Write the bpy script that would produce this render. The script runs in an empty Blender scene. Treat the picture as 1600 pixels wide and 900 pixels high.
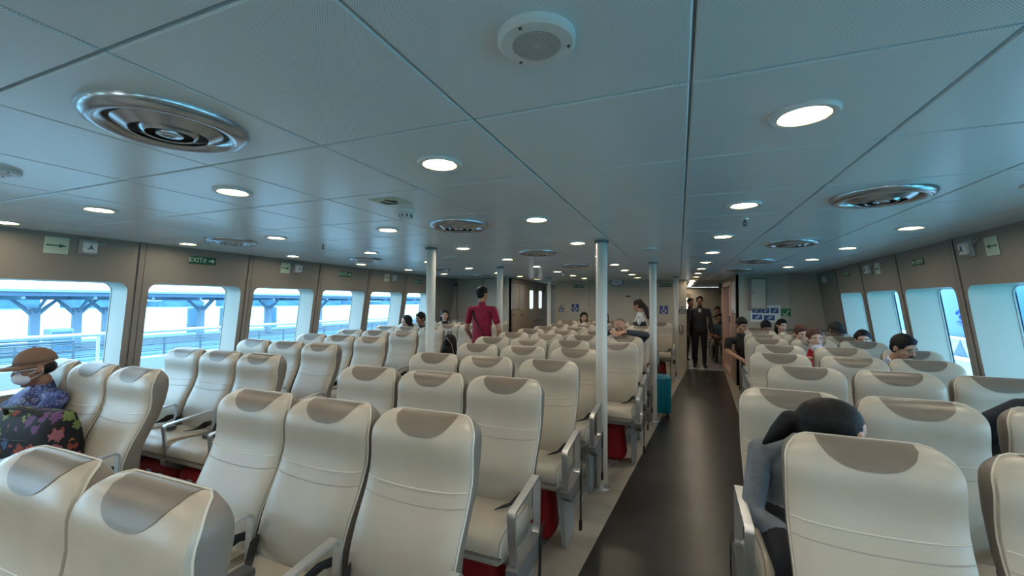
import bpy, bmesh, math, random
import numpy as np
from mathutils import Vector, Matrix
random.seed(7)
scene = bpy.context.scene
COL = scene.collection
PI = math.pi

# ---------------------------------------------------------------- camera
CAM_Z, CEIL = 1.64, 2.1813
yaw, pit, rol = .3817, .0300, .0065
fw = Vector((-math.sin(yaw) * math.cos(pit), math.cos(yaw) * math.cos(pit), math.sin(pit)))
rt = Vector((math.cos(yaw), math.sin(yaw), 0))
up = rt.cross(fw)
r2 = rt * math.cos(rol) + up * math.sin(rol)
u2 = up * math.cos(rol) - rt * math.sin(rol)
cam_data = bpy.data.cameras.new('camera')
cam_data.sensor_fit = 'HORIZONTAL'
cam_data.sensor_width = 36
cam_data.lens = 650.9 / 1600 * 36
cam_data.clip_start = .02
cam_data.clip_end = 2000
cam = bpy.data.objects.new('camera', cam_data)
M = Matrix((r2, u2, -fw)).transposed().to_4x4()
M.translation = (0, 0, CAM_Z)
cam.matrix_world = M
COL.objects.link(cam)
scene.camera = cam

# ---------------------------------------------------------------- sky, exposure
world = bpy.data.worlds.new('overcast_sky')
scene.world = world
world.use_nodes = True
wn, wl = world.node_tree.nodes, world.node_tree.links
bg = wn['Background']
geo = wn.new('ShaderNodeTexCoord')
sep = wn.new('ShaderNodeSeparateXYZ')
ramp = wn.new('ShaderNodeValToRGB')
wl.new(geo.outputs['Generated'], sep.inputs[0])
wl.new(sep.outputs['Z'], ramp.inputs[0])
ramp.color_ramp.elements[0].position = .0
ramp.color_ramp.elements[0].color = (.93, .98, 1, 1)
ramp.color_ramp.elements[1].position = .8
ramp.color_ramp.elements[1].color = (.78, .9, 1, 1)
wl.new(ramp.outputs[0], bg.inputs['Color'])
SKY = 8.0
bg.inputs['Strength'].default_value = SKY
LAMP = 90.0
scene.view_settings.view_transform = 'Standard'
scene.view_settings.look = 'None'
scene.view_settings.gamma = 1
scene.view_settings.exposure = 0.32
scene.cycles.max_bounces = 10
scene.cycles.diffuse_bounces = 5
scene.cycles.glossy_bounces = 4
scene.cycles.transmission_bounces = 6
scene.cycles.transparent_max_bounces = 12
scene.cycles.sample_clamp_indirect = 6
scene.cycles.caustics_reflective = False
scene.cycles.caustics_refractive = False

# ---------------------------------------------------------------- materials
def mat(name, col, rough=.5, metal=0., spec=.5, noise=0., nscale=20., bump=0., bscale=200., emit=None, estr=0., coat=0.):
    m = bpy.data.materials.new(name)
    m.use_nodes = True
    n, l = m.node_tree.nodes, m.node_tree.links
    b = n['Principled BSDF']
    b.inputs['Base Color'].default_value = (*col, 1)
    b.inputs['Roughness'].default_value = rough
    b.inputs['Metallic'].default_value = metal
    b.inputs['Specular IOR Level'].default_value = spec
    b.inputs['Coat Weight'].default_value = coat
    if noise or bump:
        tc = n.new('ShaderNodeTexCoord')
    if noise:
        t = n.new('ShaderNodeTexNoise')
        t.inputs['Scale'].default_value = nscale
        t.inputs['Detail'].default_value = 5
        l.new(tc.outputs['Object'], t.inputs['Vector'])
        r = n.new('ShaderNodeValToRGB')
        r.color_ramp.elements[0].position = .3
        r.color_ramp.elements[1].position = .7
        r.color_ramp.elements[0].color = (*[c * (1 - noise) for c in col], 1)
        r.color_ramp.elements[1].color = (*[min(1, c * (1 + noise)) for c in col], 1)
        l.new(t.outputs['Fac'], r.inputs[0])
        l.new(r.outputs[0], b.inputs['Base Color'])
    if bump:
        t2 = n.new('ShaderNodeTexNoise')
        t2.inputs['Scale'].default_value = bscale
        t2.inputs['Detail'].default_value = 3
        l.new(tc.outputs['Object'], t2.inputs['Vector'])
        bp = n.new('ShaderNodeBump')
        bp.inputs['Strength'].default_value = bump
        bp.inputs['Distance'].default_value = .002
        l.new(t2.outputs['Fac'], bp.inputs['Height'])
        l.new(bp.outputs[0], b.inputs['Normal'])
    if emit:
        b.inputs['Emission Color'].default_value = (*emit, 1)
        b.inputs['Emission Strength'].default_value = estr
    return m

def glass_mat(name, tint, gloss=.06):
    m = bpy.data.materials.new(name)
    m.use_nodes = True
    n, l = m.node_tree.nodes, m.node_tree.links
    n.clear()
    out = n.new('ShaderNodeOutputMaterial')
    mix = n.new('ShaderNodeMixShader')
    tr = n.new('ShaderNodeBsdfTransparent')
    gl = n.new('ShaderNodeBsdfGlossy')
    tr.inputs[0].default_value = (*tint, 1)
    gl.inputs['Roughness'].default_value = .02
    mix.inputs[0].default_value = gloss
    l.new(tr.outputs[0], mix.inputs[1])
    l.new(gl.outputs[0], mix.inputs[2])
    l.new(mix.outputs[0], out.inputs[0])
    return m

def perforated(name, col):
    m = mat(name, col, .28, 0, .7)
    n, l = m.node_tree.nodes, m.node_tree.links
    b = n['Principled BSDF']
    tc = n.new('ShaderNodeTexCoord')
    mp = n.new('ShaderNodeMapping')
    mp.inputs['Rotation'].default_value = (0, 0, PI / 4)
    mp.inputs['Scale'].default_value = (230, 230, 230)
    fr = n.new('ShaderNodeVectorMath'); fr.operation = 'FRACTION'
    sb = n.new('ShaderNodeVectorMath'); sb.operation = 'SUBTRACT'; sb.inputs[1].default_value = (.5, .5, 0)
    mu = n.new('ShaderNodeVectorMath'); mu.operation = 'MULTIPLY'; mu.inputs[1].default_value = (1, 1, 0)
    ln = n.new('ShaderNodeVectorMath'); ln.operation = 'LENGTH'
    r = n.new('ShaderNodeValToRGB')
    r.color_ramp.elements[0].position = .2
    r.color_ramp.elements[0].color = (*[c * .42 for c in col], 1)
    r.color_ramp.elements[1].position = .3
    r.color_ramp.elements[1].color = (*col, 1)
    l.new(tc.outputs['Object'], mp.inputs[0]); l.new(mp.outputs[0], fr.inputs[0]); l.new(fr.outputs[0], sb.inputs[0])
    l.new(sb.outputs[0], mu.inputs[0]); l.new(mu.outputs[0], ln.inputs[0]); l.new(ln.outputs['Value'], r.inputs[0])
    l.new(r.outputs[0], b.inputs['Base Color'])
    return m

def strands(name, col, rough=.4):
    m = mat(name, col, .55, 0, .22)
    n, l = m.node_tree.nodes, m.node_tree.links
    tc = n.new('ShaderNodeTexCoord'); mp = n.new('ShaderNodeMapping'); mp.inputs['Scale'].default_value = (150, 30, 150)
    t = n.new('ShaderNodeTexNoise'); t.inputs['Scale'].default_value = 1.5; t.inputs['Detail'].default_value = 3
    bp = n.new('ShaderNodeBump'); bp.inputs['Strength'].default_value = .6; bp.inputs['Distance'].default_value = .004
    l.new(tc.outputs['Object'], mp.inputs[0]); l.new(mp.outputs[0], t.inputs['Vector']); l.new(t.outputs['Fac'], bp.inputs['Height'])
    l.new(bp.outputs[0], n['Principled BSDF'].inputs['Normal'])
    return m

def patterned(name, cols, scale, rough=.7):
    """cloth print: cells of several colours"""
    m = mat(name, cols[0], rough)
    n, l = m.node_tree.nodes, m.node_tree.links
    tc = n.new('ShaderNodeTexCoord')
    nz = n.new('ShaderNodeTexNoise'); nz.inputs['Scale'].default_value = scale * 1.7
    mx = n.new('ShaderNodeMixRGB'); mx.inputs[0].default_value = .12
    v = n.new('ShaderNodeTexVoronoi'); v.inputs['Scale'].default_value = scale
    sp = n.new('ShaderNodeSeparateXYZ')
    r = n.new('ShaderNodeValToRGB'); r.color_ramp.interpolation = 'CONSTANT'
    e = r.color_ramp.elements
    while len(e) < len(cols): e.new(.5)
    for i, c in enumerate(cols):
        e[i].position = i / len(cols); e[i].color = (*c, 1)
    l.new(tc.outputs['Object'], mx.inputs[1]); l.new(nz.outputs['Color'], mx.inputs[2]); l.new(tc.outputs['Object'], nz.inputs['Vector'])
    l.new(mx.outputs[0], v.inputs['Vector']); l.new(v.outputs['Color'], sp.inputs[0]); l.new(sp.outputs['X'], r.inputs[0])
    l.new(r.outputs[0], n['Principled BSDF'].inputs['Base Color'])
    return m

def floral(name):
    m = mat(name, (.012, .011, .014), .7, 0, .2)
    n, l = m.node_tree.nodes, m.node_tree.links
    tc = n.new('ShaderNodeTexCoord')
    nz = n.new('ShaderNodeTexNoise'); nz.inputs['Scale'].default_value = 45; nz.inputs['Detail'].default_value = 1
    v = n.new('ShaderNodeTexVoronoi'); v.inputs['Scale'].default_value = 13; v.inputs['Randomness'].default_value = .6
    ad = n.new('ShaderNodeMath'); ad.operation = 'MULTIPLY_ADD'; ad.inputs[1].default_value = .7
    mk = n.new('ShaderNodeMath'); mk.operation = 'LESS_THAN'; mk.inputs[1].default_value = .78
    sp = n.new('ShaderNodeSeparateXYZ')
    r = n.new('ShaderNodeValToRGB'); r.color_ramp.interpolation = 'CONSTANT'
    cols = [(.22, .05, .03), (.11, .05, .13), (.28, .12, .04), (.14, .18, .06), (.05, .08, .17), (.24, .09, .11)]
    e = r.color_ramp.elements
    while len(e) < len(cols): e.new(.5)
    for i, c in enumerate(cols):
        e[i].position = i / len(cols); e[i].color = (*c, 1)
    mx = n.new('ShaderNodeMixRGB'); mx.inputs[1].default_value = (.012, .011, .014, 1)
    l.new(tc.outputs['Object'], v.inputs['Vector']); l.new(tc.outputs['Object'], nz.inputs['Vector'])
    l.new(nz.outputs['Fac'], ad.inputs[0]); l.new(v.outputs['Distance'], ad.inputs[2]); l.new(ad.outputs[0], mk.inputs[0])
    l.new(v.outputs['Color'], sp.inputs[0]); l.new(sp.outputs['X'], r.inputs[0]); l.new(r.outputs[0], mx.inputs[2]); l.new(mk.outputs[0], mx.inputs[0])
    l.new(mx.outputs[0], n['Principled BSDF'].inputs['Base Color'])
    return m

MT = dict(
    cream=mat('cream_leather', (.405, .365, .298), .35, 0, .6, .05, 6, .22, 420),
    shell=mat('shaded_taupe_leather', (.18, .153, .128), .42, 0, .5, .05, 6, .2, 420),  # taupe seat sides; the shade on them is put into this darker colour
    tan=mat('tan_leather', (.155, .128, .100), .36, 0, .5, .08, 8, .22, 420),
    piping=mat('cream_piping', (.56, .53, .46), .4),
    seam=mat('stitched_seam', (.30, .275, .235), .6),
    alu=mat('brushed_aluminium', (.62, .63, .64), .34, .85, .5, .05, 60),
    frame=mat('blue_grey_frame_paint', (.36, .42, .46), .4, .3),
    bracket=mat('grey_plastic_bracket', (.16, .16, .16), .5),
    black=mat('black_webbing', (.012, .012, .013), .7),
    panel=mat('ceiling_panel_paint', (.68, .79, .84), .24, 0, .8),
    perf=perforated('ceiling_panel_perforated', (.70, .81, .86)),
    joint=mat('ceiling_joint_paint', (.36, .44, .47), .5),
    wall=mat('taupe_wall_laminate', (.245, .222, .195), .5, 0, .4, .03, 3),
    wallaft=mat('beige_wall_laminate', (.45, .415, .35), .45, 0, .4, .03, 3),
    strip=mat('taupe_mullion_strip', (.23, .205, .18), .45),
    reveal=mat('pale_window_lining', (.40, .385, .35), .45, 0, .4),
    glass=glass_mat('blue_tinted_glass', (.46, .74, .94)),
    clear=glass_mat('clear_glass', (.85, .9, .92)),
    frost=mat('frosted_glass', (.33, .31, .30), .25),
    floor=mat('beige_vinyl_floor', (.33, .30, .26), .33, 0, .5, .16, 5, .05, 80),
    aisle=mat('dark_vinyl_aisle', (.020, .0185, .017), .30, 0, .35, .5, 2.2, .05, 80),
    lino=mat('grey_vinyl_floor', (.20, .20, .19), .35, 0, .5, .1, 6),
    pole=mat('cream_painted_pole', (.58, .56, .51), .36),
    dark=mat('dark_grey_plastic', (.05, .05, .052), .45),
    white=mat('white_plastic', (.66, .68, .68), .4),
    grey=mat('grey_plastic', (.35, .36, .36), .45),
    vent=mat('polished_grey_vent', (.44, .46, .49), .22, .75),
    lens=mat('lamp_lens', (.9, .8, .6), .4, emit=(1, .85, .64), estr=LAMP),
    brown=mat('brown_bulkhead_paint', (.29, .23, .175), .45, 0, .4, .06, 5),
    pink=mat('pink_lit_frame', (.55, .37, .31), .4),  # pinkish light at the open door put into the frame colour
    green=mat('sign_green', (.005, .10, .055), .4),
    lumi=mat('luminous_sign_board', (.50, .60, .48), .5),
    sgreen=mat('luminous_sign_print', (.55, .72, .58), .5),
    blue=mat('sign_blue', (.02, .055, .22), .4),
    oval=mat('pale_blue_print', (.34, .42, .55), .4),
    signwhite=mat('sign_white', (.75, .78, .76), .45),
    red=mat('red_jacket_cloth', (.33, .012, .018), .6, 0, .4, .2, 12, .3, 90),
    reflect=mat('silver_reflective_tape', (.55, .58, .6), .35, .3),
    skin=mat('skin_tan', (.36, .19, .125), .5, 0, .4, .05, 20),
    skinl=mat('skin_light', (.50, .31, .235), .5, 0, .4, .05, 20),
    skind=mat('skin_brown', (.23, .115, .075), .5, 0, .4, .05, 20),
    lip=mat('lip_tone', (.28, .10, .085), .5),
    eyew=mat('eye_white', (.7, .68, .65), .3),
    iris=mat('eye_iris', (.02, .012, .008), .2),
    hair=strands('black_hair', (.0035, .0035, .0045)),
    hairb=strands('dark_brown_hair', (.028, .016, .012)),
    hairr=strands('auburn_hair', (.07, .028, .018)),
    hairg=strands('cropped_grey_hair', (.12, .085, .07), .6),
    c_red=mat('crimson_knit_shirt', (.20, .006, .028), .75, 0, .3, .15, 9, .3, 60),
    c_scarlet=mat('scarlet_shirt', (.36, .016, .022), .75, 0, .3, .1, 9),
    c_black=mat('black_cloth', (.010, .010, .012), .75, 0, .3, .2, 8, .3, 60),
    c_navy=mat('dark_navy_cloth', (.026, .031, .040), .75, 0, .3, .25, 9, .4, 40),
    c_grey=mat('heather_grey_knit', (.15, .17, .195), .85, 0, .3, .22, 14, .4, 60),
    c_charcoal=mat('charcoal_cloth', (.03, .034, .038), .8, 0, .3, .15, 9),
    c_white=mat('white_cloth', (.55, .56, .60), .75, 0, .3, .1, 9),
    c_blue=mat('slate_blue_cloth', (.06, .10, .14), .75, 0, .3, .1, 9),
    c_pants=mat('dark_trouser_cloth', (.012, .013, .018), .8, 0, .3, .2, 8),
    c_khaki=mat('brown_trouser_cloth', (.10, .055, .035), .8),
    c_floral=patterned('blue_floral_print', [(.03, .05, .20), (.015, .02, .09), (.09, .14, .42), (.02, .022, .04), (.20, .24, .42), (.03, .07, .22)], 42),
    c_check=patterned('black_and_white_print', [(.01, .01, .011), (.62, .62, .62), (.012, .012, .012), (.011, .011, .012), (.55, .55, .55)], 11),
    c_pale=patterned('pale_blue_and_white_print', [(.5, .52, .6), (.2, .24, .38), (.58, .6, .64), (.45, .46, .5)], 26),
    cap=mat('brown_cap_cloth', (.15, .085, .055), .8),
    capb=mat('black_cap_cloth', (.008, .009, .012), .7),
    mask=mat('white_mask_fabric', (.55, .58, .66), .8),
    floral=floral('floral_bag_print'),
    clearbag=mat('glossy_plastic_trim', (.55, .55, .62), .15),
    cyan=mat('turquoise_suitcase_shell', (.0, .17, .26), .3, .1),
    bagblue=mat('blue_printed_plastic', (.06, .18, .5), .25),
    gold=mat('shoe_black', (.01, .01, .01), .35),
    # outside
    water=mat('harbour_water', (.10, .40, .42), .3, 0, .25, .2, .3, .5, 1.5),
    pier=mat('pier_column_paint', (.15, .24, .33), .6),
    roof=mat('pier_canopy_sheet', (.03, .085, .15), .6),
    deck=mat('pier_deck_concrete', (.055, .125, .18), .8, 0, .3, .1, 2),
    rail=mat('white_rail_paint', (.72, .74, .75), .4),
    steel=mat('dark_steel_rail', (.04, .075, .10), .5),
    hull=mat('blue_hull_paint', (.025, .13, .34), .35),
    hullw=mat('white_hull_paint', (.30, .36, .42), .4),
    hulld=mat('deep_blue_hull_paint', (.01, .07, .32), .4),
    shore=mat('far_shore_buildings', (.05, .12, .19), .8, 0, .3, .4, .15),
)

# ---------------------------------------------------------------- mesh helpers
class MB:
    def __init__(s): s.v, s.f, s.m = [], [], []
    def add(s, vs, fs, m=0):
        o = len(s.v); s.v += [tuple(v) for v in vs]; s.f += [tuple(i + o for i in f) for f in fs]; s.m += [m] * len(fs)
    def box(s, x0, x1, y0, y1, z0, z1, m=0):
        s.add([(x, y, z) for x in (x0, x1) for y in (y0, y1) for z in (z0, z1)],
              [(0, 1, 3, 2), (4, 6, 7, 5), (0, 4, 5, 1), (2, 3, 7, 6), (0, 2, 6, 4), (1, 5, 7, 3)], m)
    def rbox(s, x0, x1, y0, y1, z0, z1, r=.01, seg=2, m=0):
        bm = bmesh.new(); bmesh.ops.create_cube(bm, size=1)
        for v in bm.verts: v.co = Vector(((x0 + x1) / 2 + v.co.x * (x1 - x0), (y0 + y1) / 2 + v.co.y * (y1 - y0), (z0 + z1) / 2 + v.co.z * (z1 - z0)))
        bmesh.ops.bevel(bm, geom=bm.edges[:], offset=r, segments=seg, affect='EDGES', profile=.5)
        bm.verts.index_update()
        s.add([v.co[:] for v in bm.verts], [[v.index for v in f.verts] for f in bm.faces], m); bm.free()
    def lathe(s, prof, n=32, c=(0, 0, 0), m=0, cap=True):
        vs, fs = [], []
        for r, z in prof:
            for k in range(n):
                a = 2 * PI * k / n; vs.append((c[0] + r * math.cos(a), c[1] + r * math.sin(a), c[2] + z))
        for i in range(len(prof) - 1):
            for k in range(n):
                fs.append((i * n + k, i * n + (k + 1) % n, (i + 1) * n + (k + 1) % n, (i + 1) * n + k))
        if cap:
            fs.append(tuple(range(n))[::-1]); fs.append(tuple((len(prof) - 1) * n + k for k in range(n)))
        s.add(vs, fs, m)
    def tube(s, pts, r, n=8, m=0, closed=False):
        pts = [Vector(p) for p in pts]; vs, fs = [], []; N = len(pts)
        rs = r if isinstance(r, (list, tuple)) else [r] * N
        prev = None
        for i, p in enumerate(pts):
            a = pts[(i - 1) % N] if (closed or i > 0) else p
            b = pts[(i + 1) % N] if (closed or i < N - 1) else p
            t = (b - a).normalized() if (b - a).length > 1e-9 else Vector((0, 0, 1))
            if prev is None:
                s1 = t.orthogonal().normalized()
            else:
                s1 = (prev - t * prev.dot(t)); s1 = s1.normalized() if s1.length > 1e-6 else t.orthogonal().normalized()
            prev = s1; s2 = t.cross(s1)
            for k in range(n):
                an = 2 * PI * k / n; vs.append(p + (s1 * math.cos(an) + s2 * math.sin(an)) * rs[i])
        for i in range(N if closed else N - 1):
            j = (i + 1) % N
            for k in range(n): fs.append((i * n + k, i * n + (k + 1) % n, j * n + (k + 1) % n, j * n + k))
        if not closed:
            fs.append(tuple(range(n))[::-1]); fs.append(tuple((N - 1) * n + k for k in range(n)))
        s.add(vs, fs, m)
    def ribbon(s, pts, nrm, w, axis, m=0, closed=False):
        """flat bar: outline pts (Vectors) offset by nrm(i)*thickness, extruded +-w/2 along axis"""
        N = len(pts); vs, fs = [], []
        ax = Vector(axis) * (w / 2)
        for p, q in zip(pts, nrm):
            p, q = Vector(p), Vector(q); vs += [p - ax, p + ax, q + ax, q - ax]
        for i in range(N if closed else N - 1):
            j = (i + 1) % N
            for k in range(4): fs.append((i * 4 + k, i * 4 + (k + 1) % 4, j * 4 + (k + 1) % 4, j * 4 + k))
        if not closed: fs += [(3, 2, 1, 0), tuple((N - 1) * 4 + k for k in range(4))]
        s.add(vs, fs, m)
    def prism(s, poly, h0, h1, frame=None, m=0):
        """polygon in local xy extruded in z from h0 to h1"""
        N = len(poly)
        vs = [(x, y, h0) for x, y in poly] + [(x, y, h1) for x, y in poly]
        fs = [tuple(range(N))[::-1], tuple(range(N, 2 * N))] + [(i, (i + 1) % N, N + (i + 1) % N, N + i) for i in range(N)]
        s.add(vs, fs, m)
    def ell(s, c, rad, n=16, k=10, m=0, frame=None):
        vs, fs = [], []
        F = frame or Matrix.Identity(3); c = Vector(c)
        for i in range(k + 1):
            th = PI * i / k
            for j in range(n):
                ph = 2 * PI * j / n
                vs.append(c + F @ Vector((rad[0] * math.sin(th) * math.cos(ph), rad[1] * math.sin(th) * math.sin(ph), rad[2] * math.cos(th))))
        for i in range(k):
            for j in range(n): fs.append((i * n + j, (i + 1) * n + j, (i + 1) * n + (j + 1) % n, i * n + (j + 1) % n))
        s.add(vs, fs, m)
    def mesh(s, name, mats, smooth=None):
        me = bpy.data.meshes.new(name)
        me.from_pydata(s.v, [], s.f)
        for q in (mats if isinstance(mats, (list, tuple)) else [mats]): me.materials.append(q)
        me.polygons.foreach_set('material_index', s.m)
        bm = bmesh.new(); bm.from_mesh(me)
        bmesh.ops.remove_doubles(bm, verts=bm.verts, dist=1e-6)
        bmesh.ops.recalc_face_normals(bm, faces=bm.faces)
        bm.to_mesh(me); bm.free()
        if smooth is not None:
            me.polygons.foreach_set('use_smooth', [True] * len(me.polygons))
            me.set_sharp_from_angle(angle=math.radians(smooth))
        me.update()
        return me
    def obj(s, name, mats, parent=None, smooth=None, kind=None):
        return link(name, s.mesh(name, mats, smooth), parent, kind)

def link(name, me, parent=None, kind=None, loc=None):
    o = bpy.data.objects.new(name, me); COL.objects.link(o)
    if parent: o.parent = parent
    if kind: o['kind'] = kind
    if loc: o.location = loc
    return o
def tag(o, label, cat, group=None):
    o['label'] = label; o['category'] = cat
    if group: o['group'] = group
    return o
def thing(name, label, cat, loc=(0, 0, 0), rz=0, group=None):
    o = bpy.data.objects.new(name, None); COL.objects.link(o); o.empty_display_size = .05
    o.location = loc; o.rotation_euler = (0, 0, rz)
    return tag(o, label, cat, group)
def struct(name):
    o = bpy.data.objects.new(name, None); COL.objects.link(o); o['kind'] = 'structure'; return o
ORD = 'first second third fourth fifth sixth seventh eighth ninth tenth eleventh twelfth'.split()

# wall mappings: u along the ship, z height, w outward from the cabin
def LW(u, z, w=0.): return (-4.70 - .062 * u - .14 * (CEIL - z) - w, u, z)
def RW(u, z, w=0.): return (1.89 + .052 * u + .14 * (CEIL - z) + w, u, z)

# ================================================================ STRUCTURE
# ---- floor
fl = struct('floor')
b = MB(); b.box(-6, 3.4, -2.6, 11.15, -.06, 0); b.obj('vinyl_sheet', MT['floor'], fl)
b = MB(); b.box(-6, 4.6, 11.15, 20, -.06, 0); b.obj('aft_vinyl_sheet', MT['lino'], fl)
b = MB(); P0 = [(-.78 - .21, -2.4), (.37, -2.4), (.985, 11.1), (.17, 11.1)]
b.prism(P0, 0, .003); b.obj('aisle_sheet', MT['aisle'], fl)
b = MB(); b.prism([(-3.0, -2.4), (-2.75, -2.4), (-2.75, 11.1), (-3.45, 11.1)], 0, .003); b.obj('aisle_sheet', MT['aisle'], fl)
b = MB(); b.box(.17, 1.04, 11.08, 11.2, 0, .012); b.obj('threshold_plate', MT['alu'], fl)

# ---- ceiling of square panels
ce = struct('ceiling')
b = MB(); b.box(-6, 4.6, -2.6, 20, CEIL + .012, CEIL + .05); b.obj('backing_sheet', MT['joint'], ce)
TX, TY, TS = .030, .500, .6005
def tile_mesh(name, m):
    b = MB(); h = TS / 2 - .0035
    vs = [(-h, -h, .012), (h, -h, .012), (h, h, .012), (-h, h, .012)]
    g = h - .004
    vs += [(-h, -h, .003), (h, -h, .003), (h, h, .003), (-h, h, .003), (-g, -g, 0), (g, -g, 0), (g, g, 0), (-g, g, 0)]
    b.add(vs, [(8, 9, 10, 11)] + [(i, (i + 1) % 4, 4 + (i + 1) % 4, 4 + i) for i in range(4)] + [(4 + i, 4 + (i + 1) % 4, 8 + (i + 1) % 4, 8 + i) for i in range(4)])
    return b.mesh(name, m)
tm, tp = tile_mesh('ceiling_panel', MT['panel']), tile_mesh('ceiling_panel_perforated', MT['perf'])
for i in range(-9, 4):
    for j in range(-3, 18):
        x, y = TX + (i + .5) * TS, TY + (j + .5) * .6025
        if x < LW(y, CEIL)[0] - .35 or x > RW(y, CEIL)[0] + .35: continue
        o = link('ceiling_panel', tp, ce, loc=(x, y, CEIL))
b = MB(); b.box(-.02, .05, 11.6, 20, CEIL - .03, CEIL); b.obj('ceiling_trim', MT['reveal'], ce)

# ---- side walls in bays, each with a deep rounded window
def rounded(ua, ub, za, zb, r, n=7):
    pts = []
    for cx, cz, a0 in ((ub - r, zb - r, 0), (ua + r, zb - r, 90), (ua + r, za + r, 180), (ub - r, za + r, 270)):
        for k in range(n + 1):
            a = math.radians(a0 + 90 * k / n); pts.append((cx + r * math.cos(a), cz + r * math.sin(a)))
    return pts
def ring_pair(u0, u1, z0, z1, hole):
    cu, cz = (hole[0] + hole[1]) / 2, (hole[2] + hole[3]) / 2
    inn = rounded(*hole)
    out = []
    for u, z in inn:
        du, dz = u - cu, z - cz
        t = min(((u1 if du > 0 else u0) - cu) / du if abs(du) > 1e-6 else 1e9, ((z1 if dz > 0 else z0) - cz) / dz if abs(dz) > 1e-6 else 1e9)
        out.append([cu + du * t, cz + dz * t])
    for c in ((u0, z0), (u0, z1), (u1, z0), (u1, z1)):
        k = min(range(len(out)), key=lambda q: (out[q][0] - c[0]) ** 2 + (out[q][1] - c[1]) ** 2); out[k] = list(c)
    return inn, out
HOLE_Z = (.86, 1.785)
def side_wall(name, W, edges, y_end, win0, flip):
    st = struct(name)
    for k in range(len(edges) - 1):
        u0, u1 = edges[k], edges[k + 1]
        hole = (u0 + .088, u1 - .088, HOLE_Z[0], HOLE_Z[1], .085)
        inn, out = ring_pair(u0 + .003, u1 - .003, 0, CEIL + .01, hole)
        N = len(inn); b = MB()
        b.add([W(*p) for p in inn] + [W(*p) for p in out], [(i, (i + 1) % N, N + (i + 1) % N, N + i) for i in range(N)])
        b.obj('wall_panel', MT['wall'], st)
        wnd = struct('window_%d' % (win0 + k))
        b = MB()   # lining of the deep opening
        b.add([W(*p, -.004) for p in inn] + [W(*p, .27) for p in inn] + [W(u + .03 * np.sign((hole[0] + hole[1]) / 2 - u) * 0, z, .27) for u, z in inn],
              [(i, (i + 1) % N, N + (i + 1) % N, N + i) for i in range(N)])
        b.obj('window_lining', MT['reveal'], wnd, 40)
        inn2 = rounded(hole[0] + .004, hole[1] - .004, hole[2] + .004, hole[3] - .004, .082)
        b = MB()
        b.add([W(*p, .262) for p in inn] + [W(*p, .262) for p in inn2] + [W(*p, .275) for p in inn2], [(i, (i + 1) % N, N + (i + 1) % N, N + i) for i in range(N)] + [(N + i, N + (i + 1) % N, 2 * N + (i + 1) % N, 2 * N + i) for i in range(N)])
        b.obj('window_gasket', MT['grey'], wnd)
        b = MB(); b.add([W(*p, .268) for p in inn], [tuple(range(N))]); b.obj('window_pane', MT['glass'], wnd)
    for u in edges:
        b = MB()
        b.add([W(u + a, z, w) for z in (0, CEIL) for a, w in ((-.024, .0), (-.024, -.007), (.024, -.007), (.024, 0))],
              [(0, 1, 5, 4), (1, 2, 6, 5), (2, 3, 7, 6)])
        for a in (-.026, .026):
            b.add([W(u + a + d, z, -.0085 if abs(d) < 9 else 0) for z in (0, CEIL) for d in (-.003, .003)], [(0, 1, 3, 2)], 1)
        b.obj('mullion_strip', [MT['strip'], MT['dark']], st)
    b = MB()
    b.add([W(edges[-1], 0), W(y_end, 0), W(y_end, CEIL + .01), W(edges[-1], CEIL + .01)], [(0, 1, 2, 3)])
    b.obj('wall_panel', MT['wall'], st)
    # outer hull plating between and around the openings
    b = MB()
    b.add([W(edges[0] - .3, -.1, .30), W(y_end + 2, -.1, .30), W(y_end + 2, HOLE_Z[0] - .03, .3), W(edges[0] - .3, HOLE_Z[0] - .03, .3),
           W(edges[0] - .3, HOLE_Z[1] + .03, .3), W(y_end + 2, HOLE_Z[1] + .03, .3), W(y_end + 2, 2.4, .3), W(edges[0] - .3, 2.4, .3)], [(0, 1, 2, 3), (4, 5, 6, 7)])
    for u in edges:
        b.add([W(u - .06, .8, .3), W(u + .06, .8, .3), W(u + .06, 1.85, .3), W(u - .06, 1.85, .3)], [(0, 1, 2, 3)])
    b.add([W(edges[-1], .8, .3), W(y_end + 2, .8, .3), W(y_end + 2, 1.85, .3), W(edges[-1], 1.85, .3)], [(0, 1, 2, 3)])
    b.obj('hull_plating', MT['hullw'], st)
    b = MB()   # cornice line under the ceiling
    for k in range(len(edges) - 1):
        pass
    return st
LE = [2.42 + 1.163 * k for k in range(-4, 6)]
RE = [4.63 + 1.163 * k for k in range(-6, 4)]
side_wall('wall_left', LW, LE, 9.32, 1, False)
side_wall('wall_right', RW, RE, 9.32, 11, True)
# ---- forward wall behind the camera; its unseen windows are shaped to light near seats
st = struct('wall_front')
b = MB(); b.box(-5.4, 2.6, -2.55, -2.45, 0, 1.2); b.box(-5.4, 2.6, -2.55, -2.45, 1.8, 2.25)
for x in (-5.2, -3.7, -2.2, -.7, .8, 2.2): b.box(x - .48, x + .48, -2.55, -2.45, 1.2, 1.8)
b.obj('wall_panel', MT['wallaft'], st)
for k, x in enumerate((-5.2, -3.7, -2.2, -.7, .8)):
    w = struct('window_%d' % (21 + k)); b = MB(); b.box(x + .48, (x + 1.5 if x < .8 else 2.2) - .48, -2.505, -2.495, 1.2, 1.8); b.obj('window_pane', MT['clear'], w)

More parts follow.
